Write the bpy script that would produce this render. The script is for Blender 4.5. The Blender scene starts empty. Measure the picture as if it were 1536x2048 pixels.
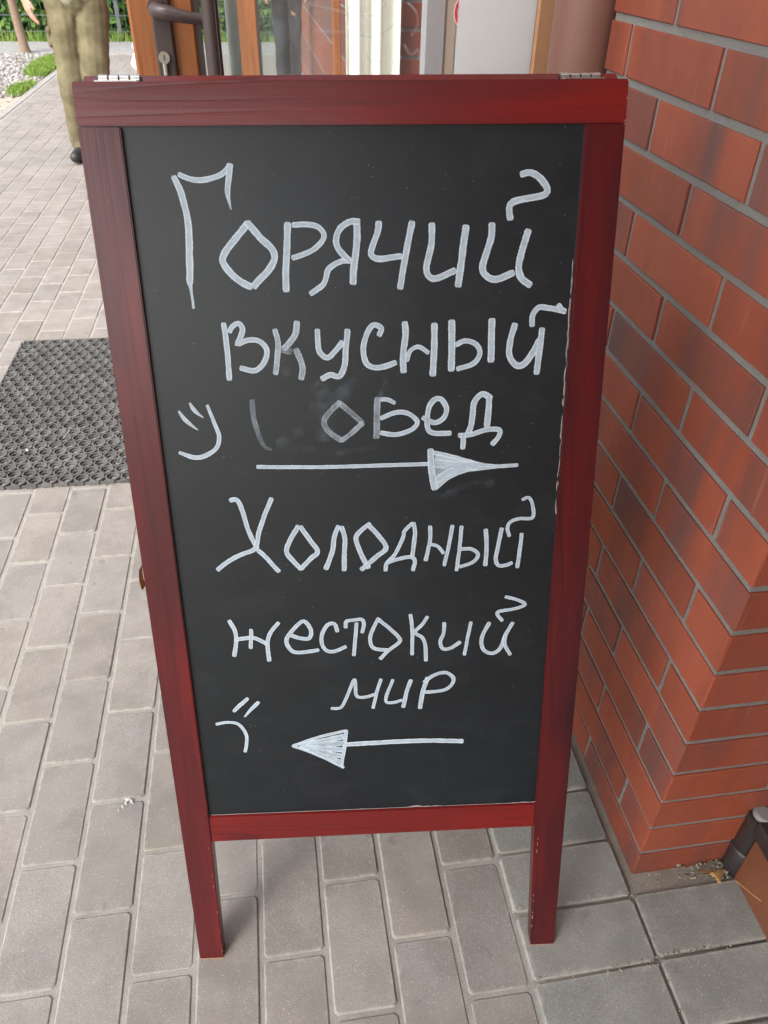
import bpy, bmesh, math, random
from mathutils import Vector, Matrix, noise
random.seed(7)
SC = bpy.context.scene
COL = SC.collection

# ------------------------------------------------------------------ camera, sky, sun, exposure
F_PX, YAW, PITCH, ROLL = 1531.41, -0.159461, 0.651284, 0.021665
CAM = Vector((0.4081, -0.8482, 1.3208))
def cam_axes():
    cy, sy, cp, sp = math.cos(YAW), math.sin(YAW), math.cos(PITCH), math.sin(PITCH)
    f = Vector((-sy*cp, cy*cp, -sp)); r = Vector((cy, sy, 0)); u = r.cross(f)
    return math.cos(ROLL)*r + math.sin(ROLL)*u, -math.sin(ROLL)*r + math.cos(ROLL)*u, f
CR, CU, CF = cam_axes()
cd = bpy.data.cameras.new('camera'); cam = bpy.data.objects.new('camera', cd); COL.objects.link(cam)
cam.matrix_world = Matrix(((CR.x, CU.x, -CF.x, CAM.x), (CR.y, CU.y, -CF.y, CAM.y), (CR.z, CU.z, -CF.z, CAM.z), (0, 0, 0, 1)))
cd.sensor_fit = 'VERTICAL'; cd.sensor_height = 36; cd.lens = F_PX/2048*36
cd.clip_start = 0.02; cd.clip_end = 400
cd.dof.use_dof = True; cd.dof.focus_distance = 1.22; cd.dof.aperture_fstop = 13.0
SC.camera = cam

SUN_EL, SUN_AZ = math.radians(46), math.atan2(-0.72, -0.70)      # azimuth as atan2(x, y)
w = bpy.data.worlds.new('World'); SC.world = w; w.use_nodes = True
wn = w.node_tree.nodes; wl = w.node_tree.links; wn.clear()
sky = wn.new('ShaderNodeTexSky'); sky.sky_type = 'NISHITA'; sky.sun_disc = False
sky.sun_elevation = SUN_EL; sky.sun_rotation = SUN_AZ; sky.dust_density = 4.0; sky.air_density = 1.0; sky.ozone_density = 1.0
hs = wn.new('ShaderNodeHueSaturation'); hs.inputs['Saturation'].default_value = 0.42
bg = wn.new('ShaderNodeBackground'); bg.inputs['Strength'].default_value = 0.15
wo = wn.new('ShaderNodeOutputWorld')
wl.new(sky.outputs[0], hs.inputs['Color']); wl.new(hs.outputs[0], bg.inputs[0]); wl.new(bg.outputs[0], wo.inputs[0])
sd = bpy.data.lights.new('sun', 'SUN'); sd.energy = 0.85; sd.angle = math.radians(26); sd.color = (1, 0.985, 0.96)
sun = bpy.data.objects.new('sun', sd); COL.objects.link(sun)
S_DIR = Vector((math.sin(SUN_AZ)*math.cos(SUN_EL), math.cos(SUN_AZ)*math.cos(SUN_EL), math.sin(SUN_EL)))
sun.rotation_euler = S_DIR.to_track_quat('Z', 'Y').to_euler()
SC.view_settings.view_transform = 'Standard'; SC.view_settings.look = 'None'
SC.view_settings.gamma = 1; SC.view_settings.use_curve_mapping = False
SC.view_settings.exposure = 1.47

# ------------------------------------------------------------------ helpers
def lin(r, g, b):
    f = lambda c: (c/12.92 if c <= 0.04045 else ((c+0.055)/1.055)**2.4)
    return (f(r/255), f(g/255), f(b/255), 1)
class Mat:
    def __init__(s, name, rough=0.6, color=None, spec=0.5, metal=0.0):
        s.m = bpy.data.materials.new(name); s.m.use_nodes = True
        s.nt = s.m.node_tree; s.N = s.nt.nodes; s.b = s.N['Principled BSDF']; s.out = s.N['Material Output']
        s.b.inputs['Roughness'].default_value = rough; s.b.inputs['Specular IOR Level'].default_value = spec
        s.b.inputs['Metallic'].default_value = metal
        if color: s.b.inputs['Base Color'].default_value = color
    def new(s, t, **k):
        n = s.N.new('ShaderNode'+t)
        for a, v in k.items(): setattr(n, a, v)
        return n
    def ln(s, a, b): s.nt.links.new(a, b); return b
    def put(s, inp, v):
        if hasattr(v, 'is_linked') or hasattr(v, 'links'): s.nt.links.new(v, inp)
        else: inp.default_value = v
    def obj(s, scale=(1, 1, 1), rnd=0.0):
        tc = s.new('TexCoord'); v = tc.outputs['Object']
        if rnd:
            oi = s.new('ObjectInfo'); mu = s.math('MULTIPLY', oi.outputs['Random'], rnd)
            va = s.new('VectorMath', operation='ADD'); s.ln(v, va.inputs[0]); s.ln(mu, va.inputs[1]); v = va.outputs[0]
        mp = s.new('Mapping'); mp.inputs['Scale'].default_value = scale; s.ln(v, mp.inputs[0]); return mp.outputs[0]
    def rand(s): return s.new('ObjectInfo').outputs['Random']
    def noise(s, vec, scale, detail=3, rough=0.55, dist=0.0):
        n = s.new('TexNoise'); s.ln(vec, n.inputs['Vector']); n.inputs['Scale'].default_value = scale
        n.inputs['Detail'].default_value = detail; n.inputs['Roughness'].default_value = rough; n.inputs['Distortion'].default_value = dist
        return n.outputs['Fac']
    def voro(s, vec, scale):
        n = s.new('TexVoronoi'); s.ln(vec, n.inputs['Vector']); n.inputs['Scale'].default_value = scale; return n
    def math(s, op, a, b=0.0, c=None):
        n = s.new('Math', operation=op); s.put(n.inputs[0], a); s.put(n.inputs[1], b)
        if c is not None: s.put(n.inputs[2], c)
        return n.outputs[0]
    def ramp(s, fac, stops, interp='LINEAR'):
        n = s.new('ValToRGB'); s.ln(fac, n.inputs[0]); e = n.color_ramp.elements; n.color_ramp.interpolation = interp
        while len(e) < len(stops): e.new(0.5)
        for i, (p, c) in enumerate(stops):
            e[i].position = p; e[i].color = c if hasattr(c, '__len__') else (c, c, c, 1)
        return n.outputs[0]
    def mix(s, fac, a, b, mode='MIX'):
        n = s.new('Mix', data_type='RGBA', blend_type=mode); s.put(n.inputs[0], fac); s.put(n.inputs[6], a); s.put(n.inputs[7], b)
        return n.outputs[2]
    def bump(s, h, strength, dist, prev=None):
        n = s.new('Bump'); s.ln(h, n.inputs['Height']); n.inputs['Strength'].default_value = strength; n.inputs['Distance'].default_value = dist
        if prev is not None: s.ln(prev, n.inputs['Normal'])
        return n.outputs[0]
    def set(s, **k):
        for a, v in k.items(): s.put(s.b.inputs[a.replace('_', ' ')], v)
        return s

def mesh_obj(name, verts, faces, mat, parent=None, smooth=False):
    me = bpy.data.meshes.new(name); me.from_pydata([tuple(v) for v in verts], [], faces); me.update()
    if mat: me.materials.append(mat.m if isinstance(mat, Mat) else mat)
    if smooth: me.polygons.foreach_set('use_smooth', [True]*len(me.polygons))
    return link(name, me, parent)
def link(name, me, parent=None):
    o = bpy.data.objects.new(name, me); COL.objects.link(o)
    if parent: o.parent = parent
    return o
def bm_obj(name, bm, mat, parent=None, smooth=False):
    me = bpy.data.meshes.new(name); bm.normal_update(); bm.to_mesh(me); bm.free()
    if mat: me.materials.append(mat.m if isinstance(mat, Mat) else mat)
    if smooth: me.polygons.foreach_set('use_smooth', [True]*len(me.polygons))
    return link(name, me, parent)
def tag(o, label=None, cat=None, group=None, kind=None):
    for k, v in (('label', label), ('category', cat), ('group', group), ('kind', kind)):
        if v: o[k] = v
    return o
def empty(name, loc=(0, 0, 0)):
    o = bpy.data.objects.new(name, None); COL.objects.link(o); o.location = loc; o.empty_display_size = 0.1; return o
def bm_box(bm, x0, x1, y0, y1, z0, z1, bev=0.0, seg=1):
    b2 = bmesh.new()
    vs = [b2.verts.new((x, y, z)) for x in (x0, x1) for y in (y0, y1) for z in (z0, z1)]
    for f in ((0, 1, 3, 2), (4, 6, 7, 5), (0, 4, 5, 1), (2, 3, 7, 6), (0, 2, 6, 4), (1, 5, 7, 3)): b2.faces.new([vs[i] for i in f])
    if bev: bmesh.ops.bevel(b2, geom=b2.edges[:], offset=bev, segments=seg, affect='EDGES', profile=0.5)
    join(bm, b2); b2.free()
def join(bm, other, mat=None):
    mp = {}
    for v in other.verts: mp[v.index] = bm.verts.new(mat @ v.co if mat else v.co)
    other.verts.index_update()
    mp = {}
    start = len(bm.verts) - len(other.verts); bm.verts.ensure_lookup_table()
    for f in other.faces:
        nf = bm.faces.new([bm.verts[start + v.index] for v in f.verts]); nf.smooth = f.smooth
def box(name, x0, x1, y0, y1, z0, z1, mat, parent=None, bev=0.0, seg=1):
    bm = bmesh.new(); bm_box(bm, x0, x1, y0, y1, z0, z1, bev, seg); return bm_obj(name, bm, mat, parent)
def bm_tube(bm, pts, rad, n=10, cap=True):
    pts = [Vector(p) for p in pts]; rad = rad if hasattr(rad, '__len__') else [rad]*len(pts)
    rings = []; prev = None
    for i, p in enumerate(pts):
        t = (pts[min(i+1, len(pts)-1)] - pts[max(i-1, 0)]).normalized()
        a = prev if prev is not None else (Vector((0, 0, 1)) if abs(t.z) < 0.9 else Vector((1, 0, 0)))
        a = (a - t*a.dot(t)).normalized(); prev = a; b = t.cross(a)
        rings.append([bm.verts.new(p + rad[i]*(math.cos(q)*a + math.sin(q)*b)) for q in [2*math.pi*k/n for k in range(n)]])
    for r0, r1 in zip(rings, rings[1:]):
        for k in range(n):
            f = bm.faces.new((r0[k], r0[(k+1) % n], r1[(k+1) % n], r1[k])); f.smooth = True
    if cap:
        for rg in (rings[0][::-1], rings[-1]): bm.faces.new([bm.verts.new(v.co) for v in rg])
def tube(name, pts, rad, mat, parent=None, n=12):
    bm = bmesh.new(); bm_tube(bm, pts, rad, n); return bm_obj(name, bm, mat, parent)

# ------------------------------------------------------------------ materials
def m_wood_red(name, axis, red=0.0):
    m = Mat(name, 0.3)
    def sv(a, b, r): t = [a, a, a]; t[axis] = b; return m.obj(tuple(t), rnd=r)
    n = m.noise(sv(17, 0.45, 17), 1.0, 1, 0.3, 0.15)
    fr = m.math('FRACT', m.math('MULTIPLY', n, 22.0))                      # growth rings as contour lines
    lines = m.ramp(fr, [(0.0, 0.15), (0.62, 0.0), (0.90, 1.0), (1.0, 0.15)])
    mask = m.ramp(m.noise(sv(9, 1.1, 29), 1.0, 2, 0.5), [(0.44, 0.0), (0.62, 1.0)])
    fine = m.noise(sv(300, 5, 5), 1.0, 3, 0.6)
    blotch = m.noise(sv(16, 2.6, 13), 1.0, 3, 0.55); vk = m.obj(rnd=13)
    c = m.ramp(blotch, [(0.30, (0.026, 0.0028, 0.0060, 1)), (0.50, (0.062, 0.0050, 0.0082, 1)), (0.76, (0.128+red*.2, 0.0078, 0.0080, 1))])
    if red: c = m.mix(red, c, (0.215, 0.011, 0.007, 1))
    c = m.mix(m.math('MULTIPLY', m.math('MULTIPLY', lines, mask), 0.54), c, (0.013, 0.0035, 0.0045, 1))
    c = m.mix(m.ramp(fine, [(0.55, 0.0), (0.75, 0.45)]), c, (0.013, 0.0035, 0.0045, 1))
    vo = m.voro(vk, 240); sp = m.math('MULTIPLY', m.math('LESS_THAN', vo.outputs['Distance'], 0.10), m.math('GREATER_THAN', m.noise(vk, 40, 2), 0.63))
    c = m.mix(m.math('MULTIPLY', sp, 0.35), c, (0.42, 0.30, 0.28, 1))
    sc_ = m.ramp(m.noise(sv(700, 14, 9), 1.0, 1), [(0.74, 0.0), (0.79, 0.16)]); c = m.mix(m.math('MULTIPLY', sc_, m.ramp(m.noise(vk, 14, 2), [(0.5, 0.0), (0.65, 1.0)])), c, (0.40, 0.22, 0.20, 1))
    h = m.math('ADD', m.math('MULTIPLY', fine, 0.55), m.math('MULTIPLY', m.math('MULTIPLY', lines, mask), -1.3))
    b = m.bump(m.noise(sv(26, 7, 3), 1.0, 2), 0.10, 0.003); b = m.bump(h, 0.24, 0.0006, b)
    m.set(Base_Color=c, Normal=b, Roughness=m.ramp(blotch, [(0.3, 0.42), (0.7, 0.30)]))
    m.b.inputs['Coat Weight'].default_value = 0.32; m.b.inputs['Specular IOR Level'].default_value = 0.32; m.b.inputs['Coat IOR'].default_value = 1.5; m.b.inputs['Coat Roughness'].default_value = 0.24; m.ln(b, m.b.inputs['Coat Normal'])
    return m
W_V, W_H = m_wood_red('red_stained_wood_upright', 1), m_wood_red('red_stained_wood_level', 0)
W_R = m_wood_red('bright_red_stained_wood', 0, 0.55)
W_T = m_wood_red('cherry_stained_wood', 0, 0.42); W_T.b.inputs['Coat Weight'].default_value = 0.6
W_L = m_wood_red('cherry_stained_wood_upright', 1, 0.15); W_L.b.inputs['Coat Weight'].default_value = 0.45

def m_board():
    m = Mat('chalkboard_black', 0.38); v = m.obj()
    sm = m.noise(v, 5, 4, 0.6); wp = m.noise(m.obj((3.2, 4.5, 1)), 5, 5, 0.65, 1.2)
    c = m.mix(m.ramp(sm, [(0.35, 0.0), (0.75, 1.0)]), (0.0020, 0.0052, 0.0078, 1), (0.0042, 0.0084, 0.0118, 1))
    c = m.mix(m.ramp(wp, [(0.50, 0.0), (0.78, 0.36)]), c, (0.024, 0.029, 0.033, 1))
    vo = m.voro(v, 120); spk = m.math('LESS_THAN', vo.outputs['Distance'], m.math('MULTIPLY', m.noise(v, 60, 1), 0.13))
    pick = m.math('GREATER_THAN', m.noise(v, 23, 2), 0.56)
    c = m.mix(m.math('MULTIPLY', m.math('MULTIPLY', spk, pick), 0.45), c, (0.30, 0.32, 0.32, 1))
    scr = m.noise(m.obj((620, 11, 1)), 1, 2); scr = m.math('MULTIPLY', m.ramp(scr, [(0.72, 0.0), (0.80, 0.22)]), m.ramp(m.noise(v, 5, 2), [(0.48, 0.0), (0.66, 1.0)]))
    c = m.mix(scr, c, (0.20, 0.21, 0.22, 1))
    m.set(Base_Color=c, Roughness=m.ramp(wp, [(0.3, 0.37), (0.8, 0.44)]), Normal=m.bump(m.noise(v, 420, 2), 0.05, 0.0004))
    m.b.inputs['IOR'].default_value = 1.55
    return m
BOARD = m_board()

def m_chalk():
    m = Mat('white_chalk_ink', 0.5, spec=0.3)
    a = m.new('Attribute', attribute_name='ink'); uv = m.new('Attribute', attribute_name='strokeuv')
    sep = m.new('SeparateXYZ'); m.ln(uv.outputs['Vector'], sep.inputs[0])
    ab = m.math('ABSOLUTE', m.math('SUBTRACT', m.math('MULTIPLY', sep.outputs[1], 2.0), 1.0))
    edge = m.ramp(ab, [(0.45, 0.0), (0.86, 1.0)])
    mp = m.new('Mapping'); mp.inputs['Scale'].default_value = (9, 8.5, 1); m.ln(uv.outputs['Vector'], mp.inputs[0])
    st = m.noise(mp.outputs[0], 1.0, 5, 0.7)
    rag = m.noise(m.obj(), 700, 2, 0.6); cut = m.math('LESS_THAN', ab, m.math('MULTIPLY_ADD', rag, 0.42, 0.74))
    blot = m.noise(m.obj(), 110, 3, 0.6)
    al = m.math('ADD', m.math('MULTIPLY', edge, 0.20), m.math('MULTIPLY_ADD', st, 1.05, 0.22))
    al = m.math('MULTIPLY', al, m.math('MULTIPLY_ADD', blot, 0.4, 0.78))
    op = a.outputs['Fac']
    # worn strokes break up along blotches
    wear = m.ramp(m.math('ADD', m.math('MULTIPLY', op, 1.15), m.math('MULTIPLY', m.math('SUBTRACT', m.noise(m.obj(), 45, 4, 0.7), 0.5), 1.1)), [(0.05, 0.0), (1.0, 1.0)])
    al = m.math('MULTIPLY', al, m.math('MULTIPLY', wear, m.math('POWER', op, 0.35)))
    soft = m.math('POWER', m.math('SUBTRACT', 1.0, m.math('MINIMUM', ab, 1.0)), 0.8)               # wiped marks have no edge
    worn = m.ramp(op, [(0.24, 1.0), (0.40, 0.0)]); smear = m.ramp(m.noise(m.obj(), 32, 4, 0.7), [(0.36, 0.15), (0.66, 1.25)])
    al = m.math('MULTIPLY', m.math('MINIMUM', al, 0.97), m.math('ADD', m.math('MULTIPLY', cut, m.math('SUBTRACT', 1.0, worn)), m.math('MULTIPLY', m.math('MULTIPLY', soft, smear), worn)))
    m.set(Base_Color=m.mix(edge, (0.54, 0.66, 0.76, 1), (0.64, 0.75, 0.83, 1)), Alpha=al, Normal=m.bump(st, 0.2, 0.0004))
    return m
CHALK = m_chalk()

def m_brick(name, dark=0.0):
    m = Mat(name, 0.36, spec=0.38)
    v = m.obj((8.5, 8.5, 1.6), rnd=61); n = m.noise(v, 1.0, 3, 0.5, 0.4)
    rnd = m.rand(); sh = m.math('MULTIPLY_ADD', rnd, 0.15, -0.075 + dark)
    f = m.math('ADD', n, sh)
    c = m.ramp(f, [(0.38, (0.298, 0.072, 0.037, 1)), (0.50, (0.255, 0.063, 0.036, 1)), (0.60, (0.180, 0.061, 0.046, 1)), (0.74, (0.118, 0.060, 0.056, 1))])
    v2 = m.obj(rnd=61); mott = m.noise(v2, 38, 4, 0.6)
    c = m.mix(m.ramp(mott, [(0.4, 0.0), (0.8, 0.30)]), c, (0.19, 0.062, 0.043, 1))
    wh = m.new('TexWhiteNoise', noise_dimensions='1D'); m.ln(rnd, wh.inputs['W'])
    hsv = m.new('HueSaturation'); m.ln(c, hsv.inputs['Color']); m.ln(m.math('MULTIPLY_ADD', wh.outputs['Value'], 0.22, 0.88), hsv.inputs['Value'])
    vo = m.voro(v2, 130); spk = m.math('MULTIPLY', m.math('LESS_THAN', vo.outputs['Distance'], 0.07), m.math('GREATER_THAN', m.noise(v2, 17, 2), 0.66))
    c = m.mix(m.math('MULTIPLY', spk, 0.55), hsv.outputs[0], (0.55, 0.42, 0.36, 1))
    vp = m.voro(v2, 75); pit = m.math('MULTIPLY', m.math('LESS_THAN', vp.outputs['Distance'], 0.09), m.math('GREATER_THAN', m.noise(v2, 13, 2), 0.60)); c = m.mix(m.math('MULTIPLY', pit, 0.6), c, (0.06, 0.03, 0.025, 1))
    vs = m.noise(m.obj((120, 120, 7), rnd=61), 1, 2); c = m.mix(m.math('MULTIPLY', m.ramp(vs, [(0.66, 0.0), (0.76, 1.0)]), 0.14), c, (0.5, 0.36, 0.3, 1))
    b = m.bump(m.noise(v2, 9, 2), 0.16, 0.004); b = m.bump(m.math('SUBTRACT', m.noise(v2, 320, 3, 0.6), pit), 0.14, 0.0007, b)
    m.set(Base_Color=c, Normal=b, Roughness=m.ramp(mott, [(0.3, 0.36), (0.8, 0.52)]))
    return m
BRICK = m_brick('clinker_brick')
def m_mortar():
    m = Mat('grey_mortar', 0.9, spec=0.2); v = m.obj()
    g = m.noise(v, 420, 3, 0.7); l = m.noise(v, 9, 3)
    c = m.mix(g, (0.125, 0.122, 0.115, 1), (0.31, 0.305, 0.29, 1)); c = m.mix(m.ramp(l, [(0.4, 0.0), (0.7, 0.5)]), c, (0.20, 0.18, 0.15, 1))
    m.set(Base_Color=c, Normal=m.bump(m.math('ADD', g, m.math('MULTIPLY', m.noise(v, 90, 3), 1.5)), 0.7, 0.0025)); return m
MORTAR = m_mortar()
def m_paver(name, c0, c1, stain, half=None):
    m = Mat(name, 0.85, spec=0.3); v = m.obj(rnd=41)
    f = m.noise(v, 480, 3, 0.75); mid = m.noise(v, 22, 4, 0.6); big = m.noise(v, 6, 3)
    c = m.mix(m.ramp(f, [(0.32, 0.0), (0.68, 1.0)]), c0, c1)
    cloud = m.noise(v, 9, 4, 0.6); c = m.mix(m.math('MULTIPLY', m.ramp(cloud, [(0.40, 1.0), (0.56, 0.0)]), 0.30), c, tuple(x*0.55 for x in c0[:3])+(1,))
    vo = m.voro(v, 300); sp = m.math('MULTIPLY', m.math('LESS_THAN', vo.outputs['Distance'], 0.20), m.math('GREATER_THAN', m.noise(v, 210, 1), 0.56))
    c = m.mix(m.math('MULTIPLY', sp, 0.7), c, (0.62, 0.60, 0.55, 1))
    vo2 = m.voro(v, 210); dk = m.math('MULTIPLY', m.math('LESS_THAN', vo2.outputs['Distance'], 0.16), m.math('GREATER_THAN', m.noise(v, 150, 1), 0.58))
    c = m.mix(m.math('MULTIPLY', dk, 0.5), c, (0.10, 0.095, 0.09, 1))
    c = m.mix(m.math('MULTIPLY', m.ramp(mid, [(0.42, 0.0), (0.75, 1.0)]), 0.35), c, stain)
    c = m.mix(m.math('MULTIPLY', m.ramp(big, [(0.45, 0.0), (0.7, 1.0)]), 0.35), c, stain)
    v3 = m.voro(v, 17); gum = m.math('MULTIPLY', m.math('LESS_THAN', v3.outputs['Distance'], m.math('MULTIPLY', m.noise(v, 60, 2), 0.30)), m.math('GREATER_THAN', m.noise(v, 4, 2), 0.56)); c = m.mix(m.math('MULTIPLY', gum, 0.30), c, (0.12, 0.115, 0.105, 1))
    if half:
        sx = m.new('SeparateXYZ'); m.ln(m.obj(), sx.inputs[0]); e = m.math('MAXIMUM', m.math('SUBTRACT', m.math('ABSOLUTE', sx.outputs[0]), half[0]-0.016), m.math('SUBTRACT', m.math('ABSOLUTE', sx.outputs[1]), half[1]-0.016))
        ed = m.ramp(m.math('ADD', m.math('MULTIPLY', e, 60.0), m.math('MULTIPLY_ADD', m.noise(v, 55, 4, 0.7), 2.2, -1.25)), [(0.25, 0.0), (1.0, 0.75)])
        ed = m.math('MULTIPLY', ed, m.math('LESS_THAN', e, 0.03)); c = m.mix(ed, c, (0.40, 0.375, 0.33, 1))
    gi = m.new('NewGeometry'); wh = m.new('TexWhiteNoise', noise_dimensions='1D'); m.ln(m.math('ADD', m.rand(), gi.outputs['Random Per Island']), wh.inputs['W'])
    hsv = m.new('HueSaturation'); m.ln(c, hsv.inputs['Color']); m.ln(m.math('MULTIPLY_ADD', wh.outputs['Value'], 0.13, 0.935), hsv.inputs['Value'])
    m.ln(m.math('MULTIPLY_ADD', m.rand(), 0.3, 0.85), hsv.inputs['Saturation'])
    b = m.bump(f, 0.45, 0.0016); b = m.bump(mid, 0.12, 0.003, b)
    m.set(Base_Color=hsv.outputs[0], Normal=b); return m
PAVER = m_paver('grey_beige_paver', (0.218, 0.198, 0.180, 1), (0.350, 0.320, 0.292, 1), (0.215, 0.192, 0.164, 1), (0.0525, 0.1048))
PAVER_DARK = m_paver('dark_grey_paver', (0.185, 0.188, 0.170, 1), (0.315, 0.318, 0.288, 1), (0.165, 0.160, 0.130, 1), (0.105, 0.0525))
def m_sand(name, a, b_, sc=600):
    m = Mat(name, 0.95, spec=0.15); v = m.obj(); f = m.noise(v, sc, 3, 0.7); g = m.noise(v, 11, 4)
    c = m.mix(m.ramp(f, [(0.3, 0.0), (0.7, 1.0)]), a, b_); c = m.mix(m.ramp(g, [(0.45, 0.0), (0.75, 0.55)]), c, tuple(x*0.72 for x in a[:3])+(1,))
    m.set(Base_Color=c, Normal=m.bump(f, 0.7, 0.003)); return m
SAND = m_sand('joint_sand', (0.28, 0.265, 0.235, 1), (0.44, 0.42, 0.38, 1))
SAND2 = m_sand('pink_sand', (0.36, 0.29, 0.23, 1), (0.56, 0.47, 0.40, 1), 60)
ASPHALT = m_sand('pale_asphalt', (0.26, 0.255, 0.25, 1), (0.38, 0.375, 0.365, 1), 140)
CONC = m_sand('kerb_concrete', (0.29, 0.28, 0.265, 1), (0.42, 0.41, 0.385, 1), 240)
RUBBER = Mat('dark_rubber', 0.6)
_f = RUBBER.noise(RUBBER.obj(), 16, 6, 0.75); RUBBER.set(Base_Color=RUBBER.mix(RUBBER.ramp(_f, [(0.35, 0.0), (0.75, 1.0)]), (0.066, 0.066, 0.065, 1), (0.19, 0.185, 0.175, 1)))
STEEL = Mat('bright_steel', 0.22, (0.66, 0.65, 0.62, 1), metal=1.0)
_s = STEEL.noise(STEEL.obj((30, 900, 900)), 1, 2); STEEL.set(Roughness=STEEL.ramp(_s, [(0.3, 0.18), (0.7, 0.36)]))
NICKEL = Mat('brushed_nickel', 0.35, (0.50, 0.47, 0.40, 1), metal=1.0)
BROWN_M = Mat('brown_coated_metal', 0.38, (0.060, 0.042, 0.040, 1)); BROWN_M.set(Normal=BROWN_M.bump(BROWN_M.noise(BROWN_M.obj(), 900, 2), 0.08, 0.0004))
DARK = Mat('black_gap', 0.6, (0.012, 0.011, 0.011, 1))
GASKET = Mat('dark_gasket', 0.55, (0.035, 0.032, 0.030, 1))
def m_oak(name):
    m = Mat(name, 0.42); g = m.noise(m.obj((46, 46, 2.2), rnd=7), 1, 5, 0.65, 0.8); h = m.noise(m.obj((300, 300, 9), rnd=7), 1, 2)
    c = m.ramp(g, [(0.3, (0.20, 0.066, 0.018, 1)), (0.6, (0.33, 0.118, 0.034, 1)), (0.8, (0.43, 0.175, 0.058, 1))])
    c = m.mix(m.ramp(h, [(0.56, 0.0), (0.75, 0.5)]), c, (0.15, 0.045, 0.012, 1)); m.set(Base_Color=c, Normal=m.bump(h, 0.2, 0.0006)); return m
OAK = m_oak('golden_oak_door_wood')
def m_glass():
    m = Mat('window_glass'); m.N.remove(m.b)
    fr = m.new('Fresnel'); fr.inputs['IOR'].default_value = 1.52
    tr = m.new('BsdfTransparent'); tr.inputs[0].default_value = (0.95, 0.97, 0.96, 1)
    gl = m.new('BsdfGlossy'); gl.inputs['Roughness'].default_value = 0.03
    di = m.new('BsdfDiffuse'); di.inputs[0].default_value = (0.75, 0.78, 0.78, 1)
    film = m.ramp(m.noise(m.obj((5, 5, 2)), 1.2, 4, 0.6), [(0.35, 0.015), (0.8, 0.10)])
    m1 = m.new('MixShader'); m.ln(film, m1.inputs[0]); m.ln(tr.outputs[0], m1.inputs[1]); m.ln(di.outputs[0], m1.inputs[2])
    mx = m.new('MixShader'); m.ln(m.math('MULTIPLY', fr.outputs[0], 1.6), mx.inputs[0]); m.ln(m1.outputs[0], mx.inputs[1]); m.ln(gl.outputs[0], mx.inputs[2]); m.ln(mx.outputs[0], m.out.inputs[0])
    return m
GLASS = m_glass()
def m_plain(name, c, rough=0.6, var=0.12, sc=30, bump=0.1):
    m = Mat(name, rough); n = m.noise(m.obj(), sc, 4, 0.6)
    m.set(Base_Color=m.mix(n, tuple(x*(1-var) for x in c[:3])+(1,), tuple(min(1, x*(1+var)) for x in c[:3])+(1,)), Normal=m.bump(n, bump, 0.002)); return m
PAPER = m_plain('white_paper', (0.93, 0.93, 0.93, 1), 0.5, 0.02)
_t = PAPER.new('BsdfTranslucent'); _t.inputs[0].default_value = (0.9, 0.9, 0.9, 1); _x = PAPER.new('MixShader'); _x.inputs[0].default_value = 0.62
PAPER.ln(PAPER.b.outputs[0], _x.inputs[1]); PAPER.ln(_t.outputs[0], _x.inputs[2]); PAPER.ln(_x.outputs[0], PAPER.out.inputs[0])
CREAM = m_plain('cream_fabric', (0.80, 0.79, 0.72, 1), 0.8, 0.04, 200)
PALE = m_plain('pale_green_enamel', (0.56, 0.64, 0.59, 1), 0.35, 0.05)
GREYF = m_plain('grey_frame', (0.42, 0.42, 0.45, 1), 0.4, 0.05)
BEIGEF = m_plain('beige_frame', (0.56, 0.46, 0.38, 1), 0.5, 0.06)
PIPE = m_plain('brown_pipe_paint', (0.175, 0.083, 0.062, 1), 0.42, 0.10, 14)
BLEACH = m_plain('sun_faded_door_wood', (0.30, 0.155, 0.080, 1), 0.5, 0.2, 60)
BLACKM = m_plain('dusty_black_metal', (0.030, 0.025, 0.025, 1), 0.4, 0.5, 60, 0.2)
PLY = m_plain('rusty_brown_panel', (0.165, 0.060, 0.028, 1), 0.5, 0.35, 9, 0.15)
CAPG = m_plain('grey_plastic', (0.22, 0.225, 0.21, 1), 0.5, 0.08)
RENDER_W = m_plain('light_render', (0.50, 0.48, 0.45, 1), 0.9, 0.08, 60)
WING_GREY = m_plain('shade_wing_dark_grey', (0.07, 0.075, 0.08, 1), 0.6, 0.1)  # for the added wing: dark and neutral in the board's reflection
STRAP = m_plain('tan_leather', (0.55, 0.30, 0.13, 1), 0.7, 0.3, 300, 0.4)
FLAKE = m_plain('torn_white_filler', (0.30, 0.265, 0.25, 1), 0.8, 0.4, 300)
RAW = m_plain('bare_wood_edge', (0.50, 0.25, 0.12, 1), 0.7, 0.3, 400)
def m_leaf(name, a, b_, c_):
    m = Mat(name, 0.5); g = m.new('NewGeometry'); c = m.ramp(g.outputs['Random Per Island'], [(0.0, a), (0.55, b_), (1.0, c_)])
    m.set(Base_Color=c); m.b.inputs['Transmission Weight'].default_value = 0.0
    tl = m.new('BsdfTranslucent'); m.ln(c, tl.inputs[0]); mx = m.new('MixShader'); mx.inputs[0].default_value = 0.35
    m.ln(m.b.outputs[0], mx.inputs[1]); m.ln(tl.outputs[0], mx.inputs[2]); m.ln(mx.outputs[0], m.out.inputs[0]); return m
LEAF = m_leaf('vine_leaf', (0.028, 0.080, 0.016, 1), (0.075, 0.205, 0.034, 1), (0.23, 0.38, 0.060, 1))
GRASSM = m_leaf('grass_blade', (0.10, 0.21, 0.03, 1), (0.22, 0.38, 0.05, 1), (0.42, 0.46, 0.14, 1))
PEBBLE = m_leaf('pale_pebble', (0.26, 0.24, 0.22, 1), (0.50, 0.48, 0.46, 1), (0.72, 0.70, 0.67, 1))
DEBRIS = m_leaf('path_grit', (0.16, 0.13, 0.09, 1), (0.36, 0.32, 0.26, 1), (0.66, 0.62, 0.52, 1))
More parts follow.
